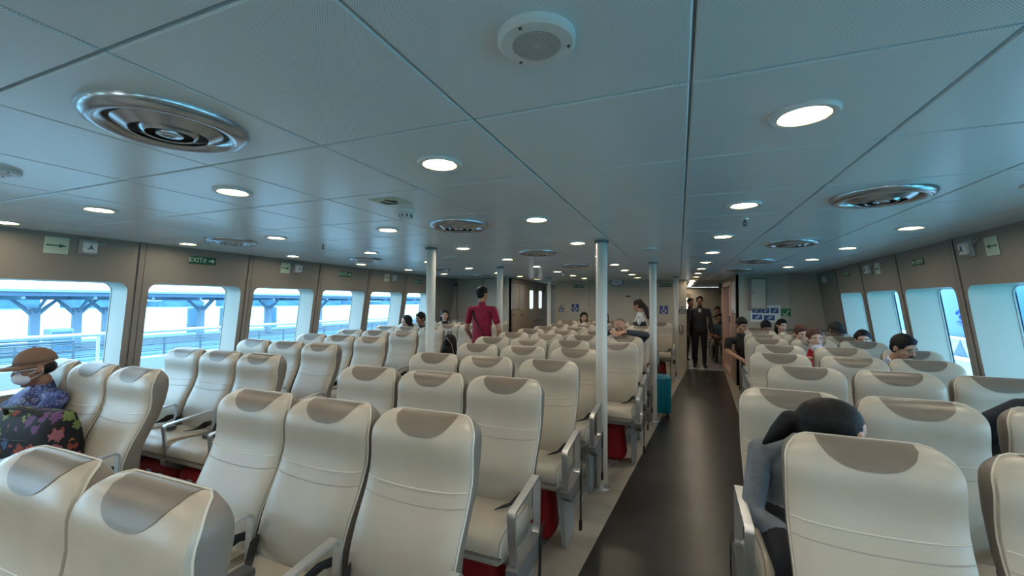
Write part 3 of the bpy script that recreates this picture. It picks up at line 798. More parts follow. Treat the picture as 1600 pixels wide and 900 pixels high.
# life jackets stowed under seats
def jacket_parts():
    h = MB(); h.rbox(-.19, .19, -.14, .14, .02, .44, .06, 4); body = h.mesh('jacket_body', MT['red'], 60)
    tapes = []
    for x0, x1, z0, z1 in ((-.15, .06, .13, .185), (.09, .14, .20, .30), (-.05, .0, .24, .31)):
        h = MB(); h.rbox(x0, x1, -.146, -.136, z0 + .07, z1 + .07, .003); tapes.append(h.mesh('reflective_tape', MT['reflect']))
    return body, tapes
jb, jt = jacket_parts()
h = MB()
h.rbox(-.15, .15, -.12, .12, .02, .43, .09, 4)
for v in range(len(h.v)):
    x_, y_, z_ = h.v[v]; h.v[v] = (x_ * (1 + .10 * math.sin(z_ * 17)), y_ + .015 * math.sin(x_ * 30 + z_ * 21), z_)
jb2 = h.mesh('jacket_bundle', MT['red'], 60)
JK = [(-3.19, 2.40, 'under aisle seat of second pier-side row'), (-3.67, 2.40, 'under second seat of second pier-side row'), (-4.15, 2.40, 'under window seat of second pier-side row'),
      (-3.42, 3.24, 'under aisle seat of third pier-side row'), (-.94, 1.405, 'under aisle seat of second centre row'), (-.94, 2.22, 'under aisle seat of third centre row'), (-.915, 3.02, 'under aisle seat of fourth centre row'),
      (-.635, 4.66, 'under aisle seat behind the thick pole'), (-.37, 9.46, 'under the last centre seat beside the aft wall'), (-1.425, 1.405, 'under second seat of second centre row')]
for x, y, w in JK:
    tape = x < -3
    o = thing('life_jacket', ('folded red life jacket with silver tape ' if tape else 'dark red life jacket bundle ') + w, 'life jacket', (x - (0 if tape else .04), y - (.335 if tape else .17), -.02), 0, 'life jackets under seats')
    link('jacket_body', jb if tape else jb2, o)
    for q in (jt if tape else []): link('reflective_tape', q, o)

# ================================================================ SIGNS
def text_mesh(txt, size, m, depth=.001):
    cu = bpy.data.curves.new('txt', 'FONT'); cu.body = txt; cu.size = size; cu.extrude = depth; cu.align_x = 'CENTER'; cu.align_y = 'CENTER'
    ob = bpy.data.objects.new('txt', cu); COL.objects.link(ob); bpy.context.view_layer.update()
    me = bpy.data.meshes.new_from_object(ob.evaluated_get(bpy.context.evaluated_depsgraph_get()))
    bpy.data.objects.remove(ob); me.materials.clear(); me.materials.append(m); me.name = 'lettering'; return me
def wall_frame(W, u, z, w, sgn):
    p = Vector(W(u, z, w)); X = (Vector(W(u + sgn * .1, z, w)) - p).normalized(); Z = (Vector(W(u, z + .1, w)) - p).normalized(); N = X.cross(Z).normalized(); Z = N.cross(X)
    m = Matrix((X, Z, N)).transposed().to_4x4(); m.translation = p; return m
def flat_frame(x, y, z, nx=0):
    # facing -y (toward the camera)
    m = Matrix((Vector((1, 0, 0)), Vector((0, 0, 1)), Vector((0, -1, 0)))).transposed().to_4x4(); m.translation = (x, y, z); return m
def arrow_poly(w, h, s=1): # pointing +x
    return [(-w / 2 * s, -h * .16), (w * .12 * s, -h * .16), (w * .12 * s, -h * .5), (w / 2 * s, 0), (w * .12 * s, h * .5), (w * .12 * s, h * .16), (-w / 2 * s, h * .16)]
def runner(b, cx, cy, s, z):
    b.lathe([(.16 * s, 0), (.16 * s, .001)], 12, (cx + .1 * s, cy + .75 * s, z))
    for p in ([(0.05, .5), (-.1, -.05)], [(-.1, -.05), (.3, -.2), (.2, -.7)], [(-.1, -.05), (-.3, -.45), (-.65, -.5)], [(.05, .45), (.4, .15), (.6, .3)], [(.05, .45), (-.35, .35), (-.45, .05)]):
        b.tube([(cx + x * s, cy + y * s, z) for x, y in p], .085 * s, 5)
def exit_sign(mw, label, arrow_right=True, size=.29):
    o = thing('exit_sign', label, 'exit sign', group='green exit signs'); o.matrix_world = mw
    h = size * .29
    b = MB(); b.rbox(-size / 2, size / 2, -h / 2, h / 2, 0, .006, .002, 1); b.obj('sign_plate', MT['green'], o)
    s = 1 if arrow_right else -1
    me = text_mesh('EXIT', h * .85, MT['sgreen']); q = link('lettering', me, o, loc=(-.27 * size * s, 0, .0065))
    b = MB(); runner(b, .06 * size * s, -.02 * h, h * .42, .0062); b.obj('running_figure', MT['sgreen'], o)
    b = MB(); b.prism([(x + .33 * size * s, y) for x, y in arrow_poly(.22 * size, h * .62, s)], .006, .0075); b.obj('arrow', MT['sgreen'], o)
    return o
def arrow_sign(mw, label, right=True, size=.155):
    o = thing('arrow_sign', label, 'arrow sign', group='pale green arrow signs'); o.matrix_world = mw
    b = MB(); b.rbox(-size / 2, size / 2, -size * .45, size * .45, 0, .004, .0015, 1); b.obj('sign_plate', MT['lumi'], o)
    b = MB(); b.prism(arrow_poly(size * .84, size * .22, 1 if right else -1), .004, .0055); b.obj('arrow', MT['green'], o)
def lamp_box(mw, label, speaker=False):
    o = thing('emergency_light', label, 'emergency light', group='emergency light boxes'); o.matrix_world = mw
    b = MB(); b.rbox(-.062, .062, -.065, .065, 0, .022, .006); b.obj('back_box', MT['grey'], o)
    b = MB(); b.rbox(-.047, .047, -.046, .046, .02, .055, .008); b.obj('lamp_cover', MT['white'], o)
    b = MB(); b.lathe([(.010, .055), (.010, .058)], 12); b.tube([(0, .01, .0565), (0, .028, .0565)], .003, 5); b.tube([(-.01, -.006, .0565), (-.022, -.018, .0565)], .003, 5); b.tube([(.01, -.006, .0565), (.022, -.018, .0565)], .003, 5); b.obj('cover_mark', MT['dark'], o)
    b = MB(); b.tube([(.06, .045, .012), (.13, .05, .01)], .006, 6); b.tube([(.06, .03, .012), (.12, .035, .01)], .006, 6); b.obj('cable_stub', MT['grey'], o)
for k, (u, z) in enumerate(((1.80, 2.075), (4.10, 2.06), (6.40, 2.055))):
    arrow_sign(wall_frame(LW, u, z, -.002, 1), 'pale green arrow sign above the %s pier-side window' % ('large', 'third visible', 'fifth visible')[k])
for k, (u, z) in enumerate(((2.00, 2.085), (4.29, 2.07), (6.60, 2.06))):
    lamp_box(wall_frame(LW, u, z, -.002, 1), 'grey emergency light box beside arrow above the %s pier-side window' % ('large', 'third visible', 'fifth visible')[k])
for k, (u, z) in enumerate(((3.0, 2.06), (5.27, 2.05), (7.5, 2.03))):
    exit_sign(wall_frame(LW, u, z, -.002, 1), 'green EXIT sign above %s pier-side window' % ('second visible', 'fourth visible', 'sixth visible')[k])
for k, (u, z) in enumerate(((4.11, 2.06), (6.32, 2.055), )):
    arrow_sign(wall_frame(RW, u, z, -.002, -1), 'pale green arrow sign on blue-hull-side wall above %s window' % ('big', 'third visible')[k], False)
for k, (u, z) in enumerate(((4.38, 2.075), (6.58, 2.065), (8.7, 2.04))):
    lamp_box(wall_frame(RW, u, z, -.002, -1), ('emergency light box protruding above the big blue-hull-side window', 'emergency light box above the third visible blue-hull-side window', 'emergency light box on dark wall past blue-hull-side windows')[k])
for k, (u, z) in enumerate(((5.28, 2.045), (7.52, 2.07))):
    exit_sign(wall_frame(RW, u, z, -.002, -1), 'green EXIT sign above %s blue-hull-side window' % ('second visible', 'last')[k], False, .24)
exit_sign(flat_frame(-2.53, CB - .002, 2.035), 'green EXIT sign on aft wall beside pier-side corridor', False, .28)
exit_sign(flat_frame(-.32, CB - .002, 2.05), 'green EXIT sign on aft wall behind slim pole', True, .30)
exit_sign(flat_frame(1.6, 17.38, 1.98), 'distant green EXIT sign on the end wall of aft saloon', True, .35)
# oval name board
o = thing('oval_sign', 'white oval sign with blue rim above cream aft door', 'sign'); o.matrix_world = flat_frame(-1.51, CB - .002, 2.125)
def oval(b, a, c, z0, z1): b.prism([(a * math.cos(2 * PI * k / 32), c * math.sin(2 * PI * k / 32)) for k in range(32)], z0, z1)
b = MB(); oval(b, .17, .09, 0, .008); b.obj('sign_rim', MT['blue'], o)
b = MB(); oval(b, .15, .073, .008, .010); b.obj('sign_face', MT['signwhite'], o)
b = MB()
for y, w in ((.03, .05), (.0, .11), (-.028, .08)): b.tube([(-w + 2 * w * k / 8, y + .008 * math.sin(k * 2.1), .0105) for k in range(9)], .006, 5)
b.obj('sign_motif', MT['oval'], o)
def wheelchair(x, y, z, lb, s=.075, nx=None):
    o = thing('accessibility_sign', lb, 'sign'); o.matrix_world = flat_frame(x, y, z)
    b = MB(); b.rbox(-s, s, -s, s, 0, .004, .0015, 1); b.obj('sign_plate', MT['blue'], o)
    b = MB(); b.lathe([(.17 * s, .004), (.17 * s, .006)], 12, (-.05 * s, .72 * s, 0))
    b.tube([(-.05 * s, .5 * s, .005), (0, 0, .005), (.42 * s, 0, .005), (.55 * s, -.5 * s, .005), (.72 * s, -.45 * s, .005)], .1 * s, 5)
    b.tube([(-.1 * s + .45 * s * math.cos(a), -.3 * s + .45 * s * math.sin(a), .005) for a in np.linspace(2.2, 6.0, 10)], .08 * s, 5)
    b.obj('wheelchair_figure', MT['signwhite'], o)
wheelchair(-2.62, CB - .002, 1.455, 'blue and white wheelchair sign on aft wall between door and corridor', .10)
wheelchair(-.36, CB - .002, 1.43, 'blue and white wheelchair sign on aft wall behind slim pole', .10)
def notice(x, z, lb, m):
    o = thing('notice_sign', lb, 'sign'); o.matrix_world = flat_frame(x, CB - .002, z)
    b = MB(); b.rbox(-.075, .075, -.075, .03, 0, .004, .0015, 1); b.obj('sign_plate', m, o)
    b = MB()
    for k in range(3): b.box(-.055, .055, -.055 + .024 * k, -.045 + .024 * k, .004, .005)
    b.obj('sign_lines', MT['signwhite'] if m == MT['blue'] else MT['lumi'], o)
    b = MB()
    for dx in (-.02, .02): b.tube([(dx, .045, .003), (dx, .08, .003)], .011, 6); b.lathe([(.013, .001), (.013, .005)], 10, (dx, .098, 0))
    b.obj('figure_mark', MT['dark'], o)
notice(-3.01, 1.41, 'small blue notice with two figures beside pier-side corridor', MT['blue'])
notice(.07, 1.42, 'small black notice with two figures beside dark aisle corridor', MT['dark'])
o = thing('wall_phone', 'small dark intercom on aft wall corner by the dark aisle', 'intercom'); o.matrix_world = flat_frame(.04, CB - .001, .95)
b = MB(); b.rbox(-.05, .05, -.11, .11, 0, .03, .01); b.obj('intercom_body', MT['strip'], o)
b = MB(); b.tube([(-.01, .08, .04), (.01, .0, .06), (-.01, -.08, .04)], .018, 8); b.obj('handset', MT['alu'], o)
# notice board with pictures and green assembly sign
o = thing('notice_board', 'white safety poster with blue pictures on the aft wall', 'poster'); o.matrix_world = flat_frame(1.545, AFT - .002, 1.42)
b = MB(); b.rbox(-.25, .25, -.16, .16, 0, .005, .002, 1); b.obj('poster_sheet', MT['signwhite'], o)
for k, (x, y, w) in enumerate(((-.15, .06, .075), (0, .06, .065), (.15, .06, .065), (-.14, -.07, .085), (.06, -.08, .09))):
    b = MB(); b.box(x - w, x + w, y - .05, y + .05, .005, .006); p = b.obj('poster_picture', MT['blue'], o)
    b = MB(); b.prism([(x - w * .6, y - .035), (x + w * .1, y - .03), (x + w * .7, y + .03), (x + w * .2, y + .035)], .006, .0065); b.obj('picture_motif', MT['oval'], p)
o = thing('muster_sign', 'green square sign with white mark beside the safety poster', 'sign'); o.matrix_world = flat_frame(1.88, AFT - .002, 1.445)
b = MB(); b.rbox(-.08, .08, -.075, .075, 0, .004, .0015, 1); b.obj('sign_plate', mat('bright_sign_green', (.02, .16, .06), .4), o)
b = MB(); b.tube([(-.05, -.02, .005), (-.01, -.045, .005), (.055, .045, .005)], .011, 6); b.tube([(-.05, -.06, .005), (.05, -.06, .005)], .006, 6); b.obj('sign_mark', MT['sgreen'], o)
def cabinet(x, z, w, h, lb):
    o = thing('wall_cabinet', lb, 'cabinet'); o.matrix_world = flat_frame(x, AFT - .001, z)
    b = MB(); b.rbox(-w, w, -h, h, 0, .10, .012); b.obj('cabinet_box', MT['strip'], o)
    b = MB(); b.rbox(-w + .04, w - .025, -h + .03, h - .03, .095, .112, .006); d = b.obj('cabinet_door', MT['wallaft'], o)
    b = MB(); b.lathe([(.014, .11), (.012, .122)], 12, (-w * .55, .02, 0)); b.obj('lock', MT['dark'], d)
cabinet(1.41, 1.80, .15, .31, 'tall beige wall cabinet above safety poster on aft wall')
cabinet(-4.22, 1.83, .26, .36, 'tall beige wall cabinet behind man in crimson shirt')
o = thing('security_camera', 'small dark security camera in corner above pier-side seats', 'camera', (-5.08, 8.98, 2.02))
b = MB(); b.lathe([(.04, .16), (.04, .13), (.012, .12), (.012, .02)], 16); b.obj('camera_stem', MT['grey'], o)
b = MB(); b.ell((0, 0, 0), (.045, .045, .04), 16, 10); b.obj('camera_dome', MT['dark'], o, 60)
# ================================================================ PEOPLE
def V(*a): return Vector(a)
class Fig:
    def __init__(s): s.p = []
    def cap(s, a, b, ra, rb, reg, side=None, fs=1., ft=1.): s.p.append(('c', Vector(a), Vector(b), ra, rb, reg, side, fs, ft))
    def ell(s, c, rad, reg, frame=None): s.p.append(('e', Vector(c), rad, None, None, reg, frame or Matrix.Identity(3), 1, 1))
def cap_mesh(b, p, q, ra, rb, side, fs, ft, n=14):
    ax = q - p; L = ax.length
    if L < 1e-6: return
    ax /= L
    s1 = Vector(side) if side else ax.orthogonal()
    s1 = (s1 - ax * s1.dot(ax)).normalized(); s2 = ax.cross(s1)
    rings = [(-ra * .97, .25 * ra), (-ra * .75, ra * .66), (-ra * .4, ra * .917), (0, ra), (L * .5, (ra + rb) / 2), (L, rb), (L + rb * .4, rb * .917), (L + rb * .75, rb * .66), (L + rb * .97, rb * .25)]
    vs = [p + ax * h + (s1 * math.cos(2 * PI * k / n) * fs + s2 * math.sin(2 * PI * k / n) * ft) * r for h, r in rings for k in range(n)]
    fs_ = [(i * n + k, i * n + (k + 1) % n, (i + 1) * n + (k + 1) % n, (i + 1) * n + k) for i in range(len(rings) - 1) for k in range(n)]
    fs_ += [tuple(range(n))[::-1], tuple((len(rings) - 1) * n + k for k in range(n))]
    b.add(vs, fs_)
def fig_mesh(name, fig, regmats, voxel, smooth=2):
    b = MB()
    for t, a, q, ra, rb, reg, side, fs, ft in fig.p:
        if t == 'c': cap_mesh(b, a, q, ra, rb, side, fs, ft)
        else: b.ell(a, q, 16, 10, 0, side)
    me = bpy.data.meshes.new('tmp'); me.from_pydata(b.v, [], b.f)
    bm = bmesh.new(); bm.from_mesh(me); bmesh.ops.remove_doubles(bm, verts=bm.verts, dist=1e-6); bmesh.ops.recalc_face_normals(bm, faces=bm.faces); bm.to_mesh(me); bm.free()
    ob = bpy.data.objects.new('tmp', me); COL.objects.link(ob)
    r = ob.modifiers.new('r', 'REMESH'); r.mode = 'VOXEL'; r.voxel_size = voxel
    if smooth:
        sm = ob.modifiers.new('s', 'SMOOTH'); sm.factor = .5; sm.iterations = smooth
    bpy.context.view_layer.update()
    out = bpy.data.meshes.new_from_object(ob.evaluated_get(bpy.context.evaluated_depsgraph_get()))
    bpy.data.objects.remove(ob); out.name = name
    out.materials.clear()
    keys = list(regmats)
    for k in keys: out.materials.append(regmats[k])
    N = len(out.polygons); c = np.zeros(N * 3); out.polygons.foreach_get('center', c); c = c.reshape(-1, 3)
    best = np.full(N, 1e9); idx = np.zeros(N, int)
    for t, a, q, ra, rb, reg, side, fs, ft in fig.p:
        A = np.array(a)
        if t == 'c':
            B = np.array(q); d = B - A; L2 = (d * d).sum() + 1e-12
            tt = np.clip(((c - A) @ d) / L2, 0, 1); pr = A + tt[:, None] * d; e = c - pr
            if side is not None:
                ax = d / math.sqrt(L2); s1 = np.array(side, float); s1 = s1 - ax * (s1 @ ax); s1 /= np.linalg.norm(s1); s2 = np.cross(ax, s1)
                x, y, z = e @ s1 / fs, e @ s2 / ft, e @ ax; D = np.sqrt(x * x + y * y + z * z) - (ra + (rb - ra) * tt)
            else: D = np.linalg.norm(e, axis=1) - (ra + (rb - ra) * tt)
        else:
            F = np.array(side); l = (c - A) @ F; l = l / np.array(q); D = (np.linalg.norm(l, axis=1) - 1) * min(q)
        m = D < best; best[m] = D[m]; idx[m] = keys.index(reg)
    out.polygons.foreach_set('material_index', idx.astype(np.int32)); out.polygons.foreach_set('use_smooth', [True] * N); out.update()
    return out
def head_frame(f, tilt=0.):
    f = Vector(f).normalized(); x = f.cross(Vector((0, 0, 1)))
    x = x.normalized() if x.length > 1e-3 else Vector((1, 0, 0))
    u = x.cross(f).normalized()
    if tilt: R = Matrix.Rotation(tilt, 3, f); x, u = R @ x, R @ u
    return Matrix((x, f, u)).transposed()
def add_head(fig, c, F):
    c = Vector(c); P = lambda x, f, u: c + F @ Vector((x, f, u))
    fig.ell(P(0, -.005, .030), (.074, .092, .086), 'head', F)
    fig.ell(P(0, .022, -.035), (.058, .060, .072), 'head', F)
    fig.ell(P(0, .030, -.080), (.040, .042, .034), 'head', F)
    fig.cap(P(0, .055, -.098), P(0, .058, -.1), .018, .018, 'head')
    fig.cap(P(0, .078, .012), P(0, .098, -.026), .009, .014, 'head')
    fig.cap(P(-.012, .088, -.03), P(.012, .088, -.03), .009, .009, 'head')
    fig.cap(P(-.045, .068, .026), P(.045, .068, .026), .012, .012, 'head')
    for s in (-1, 1):
        fig.ell(P(.075 * s, -.008, -.005), (.010, .020, .031), 'head', F)
        fig.ell(P(.038 * s, .052, -.022), (.022, .022, .02), 'head', F)
    return P
def hand(fig, w, d, n, curl=.35, s=1, reg='hand'):
    """w wrist, d pointing direction, n palm-down normal; fingers curl toward -n... thumb on side s"""
    d = Vector(d).normalized(); n = Vector(n); n = (n - d * n.dot(d)).normalized(); x = d.cross(n) * s; w = Vector(w)
    fig.cap(w - d * .01, w + d * .02, .026, .030, reg)
    fig.ell(w + d * .052, (.042, .046, .016), reg, Matrix((x, d, n)).transposed())
    for k, (o, L) in enumerate(((-.032, .062), (-.011, .075), (.011, .080), (.032, .070))):
        a = w + d * .088 + x * o
        d1 = (d * math.cos(curl) - n * math.sin(curl)); d2 = (d * math.cos(curl * 2.4) - n * math.sin(curl * 2.4))
        b = a + d1 * L * .5 + x * o * .12; fig.cap(a - d * .02, b, .0095, .0085, reg); fig.cap(b, b + d2 * L * .5, .0085, .0075, reg)
    a = w + d * .025 + x * .034; b = a + (x * .7 + d * .7 - n * .2) * .04; fig.cap(a, b, .012, .010, reg); fig.cap(b, b + (d * .9 + x * .15 - n * .2) * .03, .010, .008, reg)
def limb(fig, pts, rs, regs):
    for i in range(len(pts) - 1): fig.cap(pts[i], pts[i + 1], rs[i], rs[i + 1], regs[i])
HAIRS = {}
def hair_fig(style, P, F):
    h = Fig()
    if style in ('short', 'bob', 'long', 'pony', 'shaved'):
        k = .0 if style != 'shaved' else -.008
        h.ell(P(0, -.017 - (.012 if k else 0), .040), (.083 + k, .099 + k, .093 + k), 'hair', F); h.ell(P(0, -.050, -.005), (.068, .056, .066), 'hair', F)
    if style == 'cap':
        h.ell(P(0, -.040, .0), (.077, .066, .052), 'hair', F)
    if style == 'short':
        h.ell(P(0, .035, .085), (.06, .045, .03), 'hair', F)
    if style in ('bob', 'long'):
        for s in (-1, 1):
            h.cap(P(.066 * s, -.022, .05), P(.070 * s, -.022, -.085), .026, .020, 'hair')
        h.cap(P(0, -.055, .02), P(0, -.055, -.11), .074, .066, 'hair')
    if style == 'long':
        h.cap(P(0, -.06, -.08), P(.0, -.085, -.26), .066, .04, 'hair')
    return h
def make_person(label, loc, rz, head, hf, pose, cl, skin, hair='short', hm='hair', voxel=.0085, tilt=0., arms=None, base_at=None, short=False, eyes='open', extra=None, group=None, smooth=2, w=1., hands=None, female=False):
    """head: local head centre; hf: local facing direction of the face; pose 'sit' or 'stand'"""
    fig = Fig(); H = Vector(head); F = head_frame(hf, tilt); P = add_head(fig, H, F)
    if pose == 'sit':
        pel = V(0, -.18, .66); hips = [V(-.09, -.20, .65), V(.09, -.20, .65)]
    else:
        pel = V(0, 0, .96); hips = [V(-.09, 0, .92), V(.09, 0, .92)]
    neck_top = P(0, -.025, -.085)
    base = H + V(0, .035, -.195) if hf[2] > -.5 else H + (pel - H).normalized() * .2
    base = base if pose == 'sit' else V(H.x * .6, H.y * .5 + .01, H.z - .195)
    if base_at: base = Vector(base_at)
    ch = pel.lerp(base, .70); ab = pel.lerp(base, .35)
    sw = .178 * w
    fig.cap(base - V(0, 0, .01), neck_top, .053, .048, 'neck')
    fig.cap(base - V(0, 0, .01), base.lerp(neck_top, .38), .066, .060, 'torso')
    ax = (base - pel).normalized(); side = V(1, 0, 0)
    fig.cap(pel, ab, .125 * w, .118 * w, 'torso', (1, 0, 0), 1.22, .85)
    fig.cap(ab, ch, .118 * w, .125 * w, 'torso', (1, 0, 0), 1.2, .85)
    fig.cap(ch, base - ax * .05, .125 * w, .085 * w, 'torso', (1, 0, 0), 1.25, .82)
    sh = [base + V(-sw, .005, -.05), base + V(sw, .005, -.05)]
    for q in sh: fig.cap(base - V(0, 0, .035), q, .058, .056, 'torso')
    if female:
        for s in (-1, 1): fig.ell(ch + V(.065 * s, -.085 if pose == 'sit' else -.08, .0), (.06, .05, .06), 'torso')
    regA = ['sleeve', 'fore']
    if arms is None:
        if pose == 'sit': arms = [(sh[0] + V(-.05, -.08, -.25), V(-.12, -.40, .70)), (sh[1] + V(.05, -.08, -.25), V(.12, -.40, .70))]
        else: arms = [(sh[0] + V(-.06, .02, -.30), sh[0] + V(-.07, -.05, -.56)), (sh[1] + V(.06, .02, -.30), sh[1] + V(.07, -.05, -.56))]
    for i, (e, wr) in enumerate(arms):
        e, wr = Vector(e), Vector(wr); m = sh[i].lerp(e, .6)
        if short: fig.cap(sh[i], m, .056, .056, 'sleeve'); fig.cap(m, e, .044, .039, 'fore')
        else: fig.cap(sh[i], e, .054, .046, 'sleeve')
        fig.cap(e, wr, .040 if short else .046, .027 if short else .034, 'fore')
        d = (wr - e).normalized()
        hn = V(0, 0, 1) if abs(d.z) < .8 else V(1 if i else -1, 0, 0)
        cu = .35
        if hands and hands[i]: d, hn, cu = hands[i]
        hand(fig, wr, d, hn, cu, 1 if i else -1)
    if pose == 'sit':
        for i, s in enumerate((-1, 1)):
            kn = V(.11 * s, -.56, .63); an = V(.11 * s, -.53, .11)
            fig.cap(hips[i], kn, .088, .060, 'leg'); fig.cap(kn, an, .056, .040, 'leg'); fig.cap(an + V(0, .03, -.06), an + V(.01 * s, -.13, -.07), .042, .036, 'shoe', (1, 0, 0), 1, .85)
    else:
        for i, s in enumerate((-1, 1)):
            kn = V(.10 * s, -.03, .50); an = V(.105 * s, .01, .10)
            fig.cap(hips[i], kn, .095, .062, 'leg'); fig.cap(kn, an, .060, .044, 'leg'); fig.cap(an + V(0, .02, -.055), an + V(.02 * s, -.14, -.062), .042, .034, 'shoe', (1, 0, 0), 1, .85)
    if extra: extra(fig, base, pel, sh, P)
    shirt = MT[cl[0]]; sk = MT[skin]
    reg = dict(head=sk, neck=sk, torso=shirt, sleeve=shirt, fore=sk if short else shirt, hand=sk, leg=MT[cl[1]], shoe=MT['gold'], collar=MT['c_white'])
    me = fig_mesh('person', fig, reg, voxel, smooth)
    o = link('person', me); o.location = loc; o.rotation_euler = (0, 0, rz); tag(o, label, 'person', group)
    if hair:
        if hair == 'hijab':
            h = Fig(); h.ell(P(0, -.024, .022), (.094, .106, .110), 'hair', F); h.cap(P(0, -.03, -.10), P(0, -.02, -.2), .088, .125, 'hair', (1, 0, 0), 1.1, .9)
            link('headscarf', fig_mesh('headscarf', h, dict(hair=MT[hm]), .009), o)
        else:
            link('hair', fig_mesh('hair', hair_fig(hair, P, F), dict(hair=MT[hm]), .008), o)
    if eyes:
        for s in (-1, 1):
            if eyes == 'open':
                b = MB(); b.ell(P(.031 * s, .0665, .002), (.0125, .0125, .0105), 12, 8, 0, F); q = b.obj('eye', MT['eyew'], o, 60)
                b = MB(); b.ell(P(.031 * s, .0755, .001), (.0062, .0045, .0062), 10, 6, 0, F); b.obj('iris', MT['iris'], q, 60)
            else:
                b = MB(); b.tube([P(.031 * s + d, .0785 - 5 * d * d - .01 * abs(d) , -.002 - .0) for d in (-.013, -.006, 0, .006, .013)], .0028, 5); b.obj('eyelid', MT['iris'], o, 60)
            b = MB(); b.tube([P(.031 * s + d * s, .083 - 9 * (d + .004) ** 2, .026 - 8 * d * d) for d in (-.018, -.008, .002, .012, .020)], [.003, .0045, .0045, .004, .002], 5); b.obj('eyebrow', MT[hm if hm not in ('c_charcoal', 'c_black') else 'hair'], o, 60)
        b = MB(); b.ell(P(0, .0755, -.060), (.024, .010, .0075), 14, 8, 0, F); b.obj('mouth', MT['lip'], o, 60)
    return o, P, F
def baseball_cap(o, P, F, m, up=0.):
    b = MB(); vs, fs = [], []; n, k = 20, 6
    for i in range(k + 1):
        th = (PI / 2) * i / k
        for j in range(n):
            ph = 2 * PI * j / n; vs.append(P(.088 * math.sin(th) * math.cos(ph), -.008 + .106 * math.sin(th) * math.sin(ph), .042 + .098 * math.cos(th)))
    for i in range(k):
        for j in range(n): fs.append((i * n + j, (i + 1) * n + j, (i + 1) * n + (j + 1) % n, i * n + (j + 1) % n))
    b.add(vs, fs); c = b.obj('cap', m, o, 60)
    sd = c.modifiers.new('thick', 'SOLIDIFY'); sd.thickness = .004
    b = MB(); vs = []
    for i in range(2):
        for j in range(15):
            a = PI * j / 14; r = .086 if i == 0 else .088
            vs.append(P(r * math.cos(a), (.04 if i else -.0) + (.106 if i == 0 else .132) * math.sin(a) ** (.8 if i else 1), .042 - (.004 if i == 0 else .022 + .012 * abs(math.cos(a)) - up * .02)))
    b.add(vs, [(j, j + 1, 16 + j, 15 + j) for j in range(14)]); q = b.obj('brim', m, c, 60); sd = q.modifiers.new('thick', 'SOLIDIFY'); sd.thickness = .004
    b = MB(); b.ell(P(0, -.008, .140), (.008, .008, .005), 10, 6, 0, F); b.obj('cap_button', m, c, 60)
def face_mask(o, P, F, low=False):
    b = MB(); dz = -.045 if low else 0
    b.ell(P(0, .055, -.050 + dz), (.056, .056, .048), 18, 12, 0, F); q = b.obj('face_mask', MT['mask'], o, 60)
    b = MB()
    for s in (-1, 1):
        b.tube([P(.050 * s, .05, -.03 + dz), P(.072 * s, .02, -.015), P(.084 * s, -.02, .0), P(.078 * s, -.02, -.03), P(.05 * s, .045, -.065 + dz)], .0022, 5)
    b.obj('ear_loop', MT['mask'], q, 60, 'stuff')
def sitter(label, seat_xy, Hw, hf, cl, skin, **kw):
    x, y = seat_xy
    return make_person(label, (x, y, 0), 0, (Hw[0] - x, Hw[1] - y, Hw[2]), hf, 'sit', cl, skin, **kw)

# --- pier side
o, P, F = sitter('man in brown cap, glasses and white mask dozing in floral blue shirt', (-4.10, 1.50), (-4.02, 1.42, 1.165), (-.15, -1, -.12), ('c_floral', 'c_pants'), 'skind', hair='cap', base_at=(.06, -.03, 1.015), voxel=.007, eyes='closed', short=True, arms=[(V(-.27, -.22, .74), V(-.1, -.42, .68)), (V(.27, -.22, .74), V(.1, -.42, .68))])
baseball_cap(o, P, F, MT['cap'], .4); face_mask(o, P, F)
b = MB()
for s in (-1, 1):
    b.tube([P(.031 * s + .022 * math.cos(a), .094, .0 + .019 * math.sin(a)) for a in np.linspace(0, 2 * PI, 15)[:-1]], .0016, 5, closed=True)
    b.tube([P(.053 * s, .092, .005), P(.078 * s, .02, .006), P(.08 * s, -.01, .0)], .0016, 5)
b.tube([P(-.009, .094, .004), P(0, .099, .007), P(.009, .094, .004)], .0016, 5)
b.obj('spectacles', MT['alu'], o, 60, 'stuff')
sitter('woman in dark headscarf looking down beside last pier-side windows', (-4.86, 6.80), (-4.80, 6.60, 1.225), (-.35, -1, -.35), ('c_black', 'c_pants'), 'skinl', hair='hijab', hm='c_black', w=.82)
sitter('dark-haired person in checked top half hidden by the pier-side pole', (-4.46, 6.80), (-4.50, 6.62, 1.285), (-.3, -1, -.2), ('c_check', 'c_pants'), 'skind', w=.82)
sitter('dark-haired person resting head by aft wall in pier-side corner', (-4.55, 7.65), (-4.51, 7.50, 1.325), (.8, -1, -.15), ('c_black', 'c_pants'), 'skinl', hair='bob')
# standing man in crimson
o, P, F = make_person('standing man in crimson shirt with black shoulder strap, seen from behind', (-2.93, 6.02, 0), PI, (0.0, -.02, 1.735), (-.55, -1, 0), 'stand', ('c_red', 'c_navy'), 'skin', hair='short', short=True, w=1.13, voxel=.0075,
    arms=[(V(-.29, -.02, 1.18), V(-.25, -.10, .95)), (V(.29, -.02, 1.18), V(.27, -.2, 1.0))])
b = MB(); pts = [(.085, -.05, 1.50), (.13, .03, 1.49), (.08, .125, 1.38), (-.02, .137, 1.22), (-.12, .12, 1.06), (-.20, .06, .96)]
b.ribbon(pts, [(x * 1.02, y + .008, z) for x, y, z in pts], .065, (.75, 0, .66)); b.obj('shoulder_strap', MT['c_black'], o)
b = MB(); b.rbox(-.27, -.10, -.16, .10, .80, 1.0, .03, 3); b.obj('shoulder_bag', MT['c_black'], o, 50)
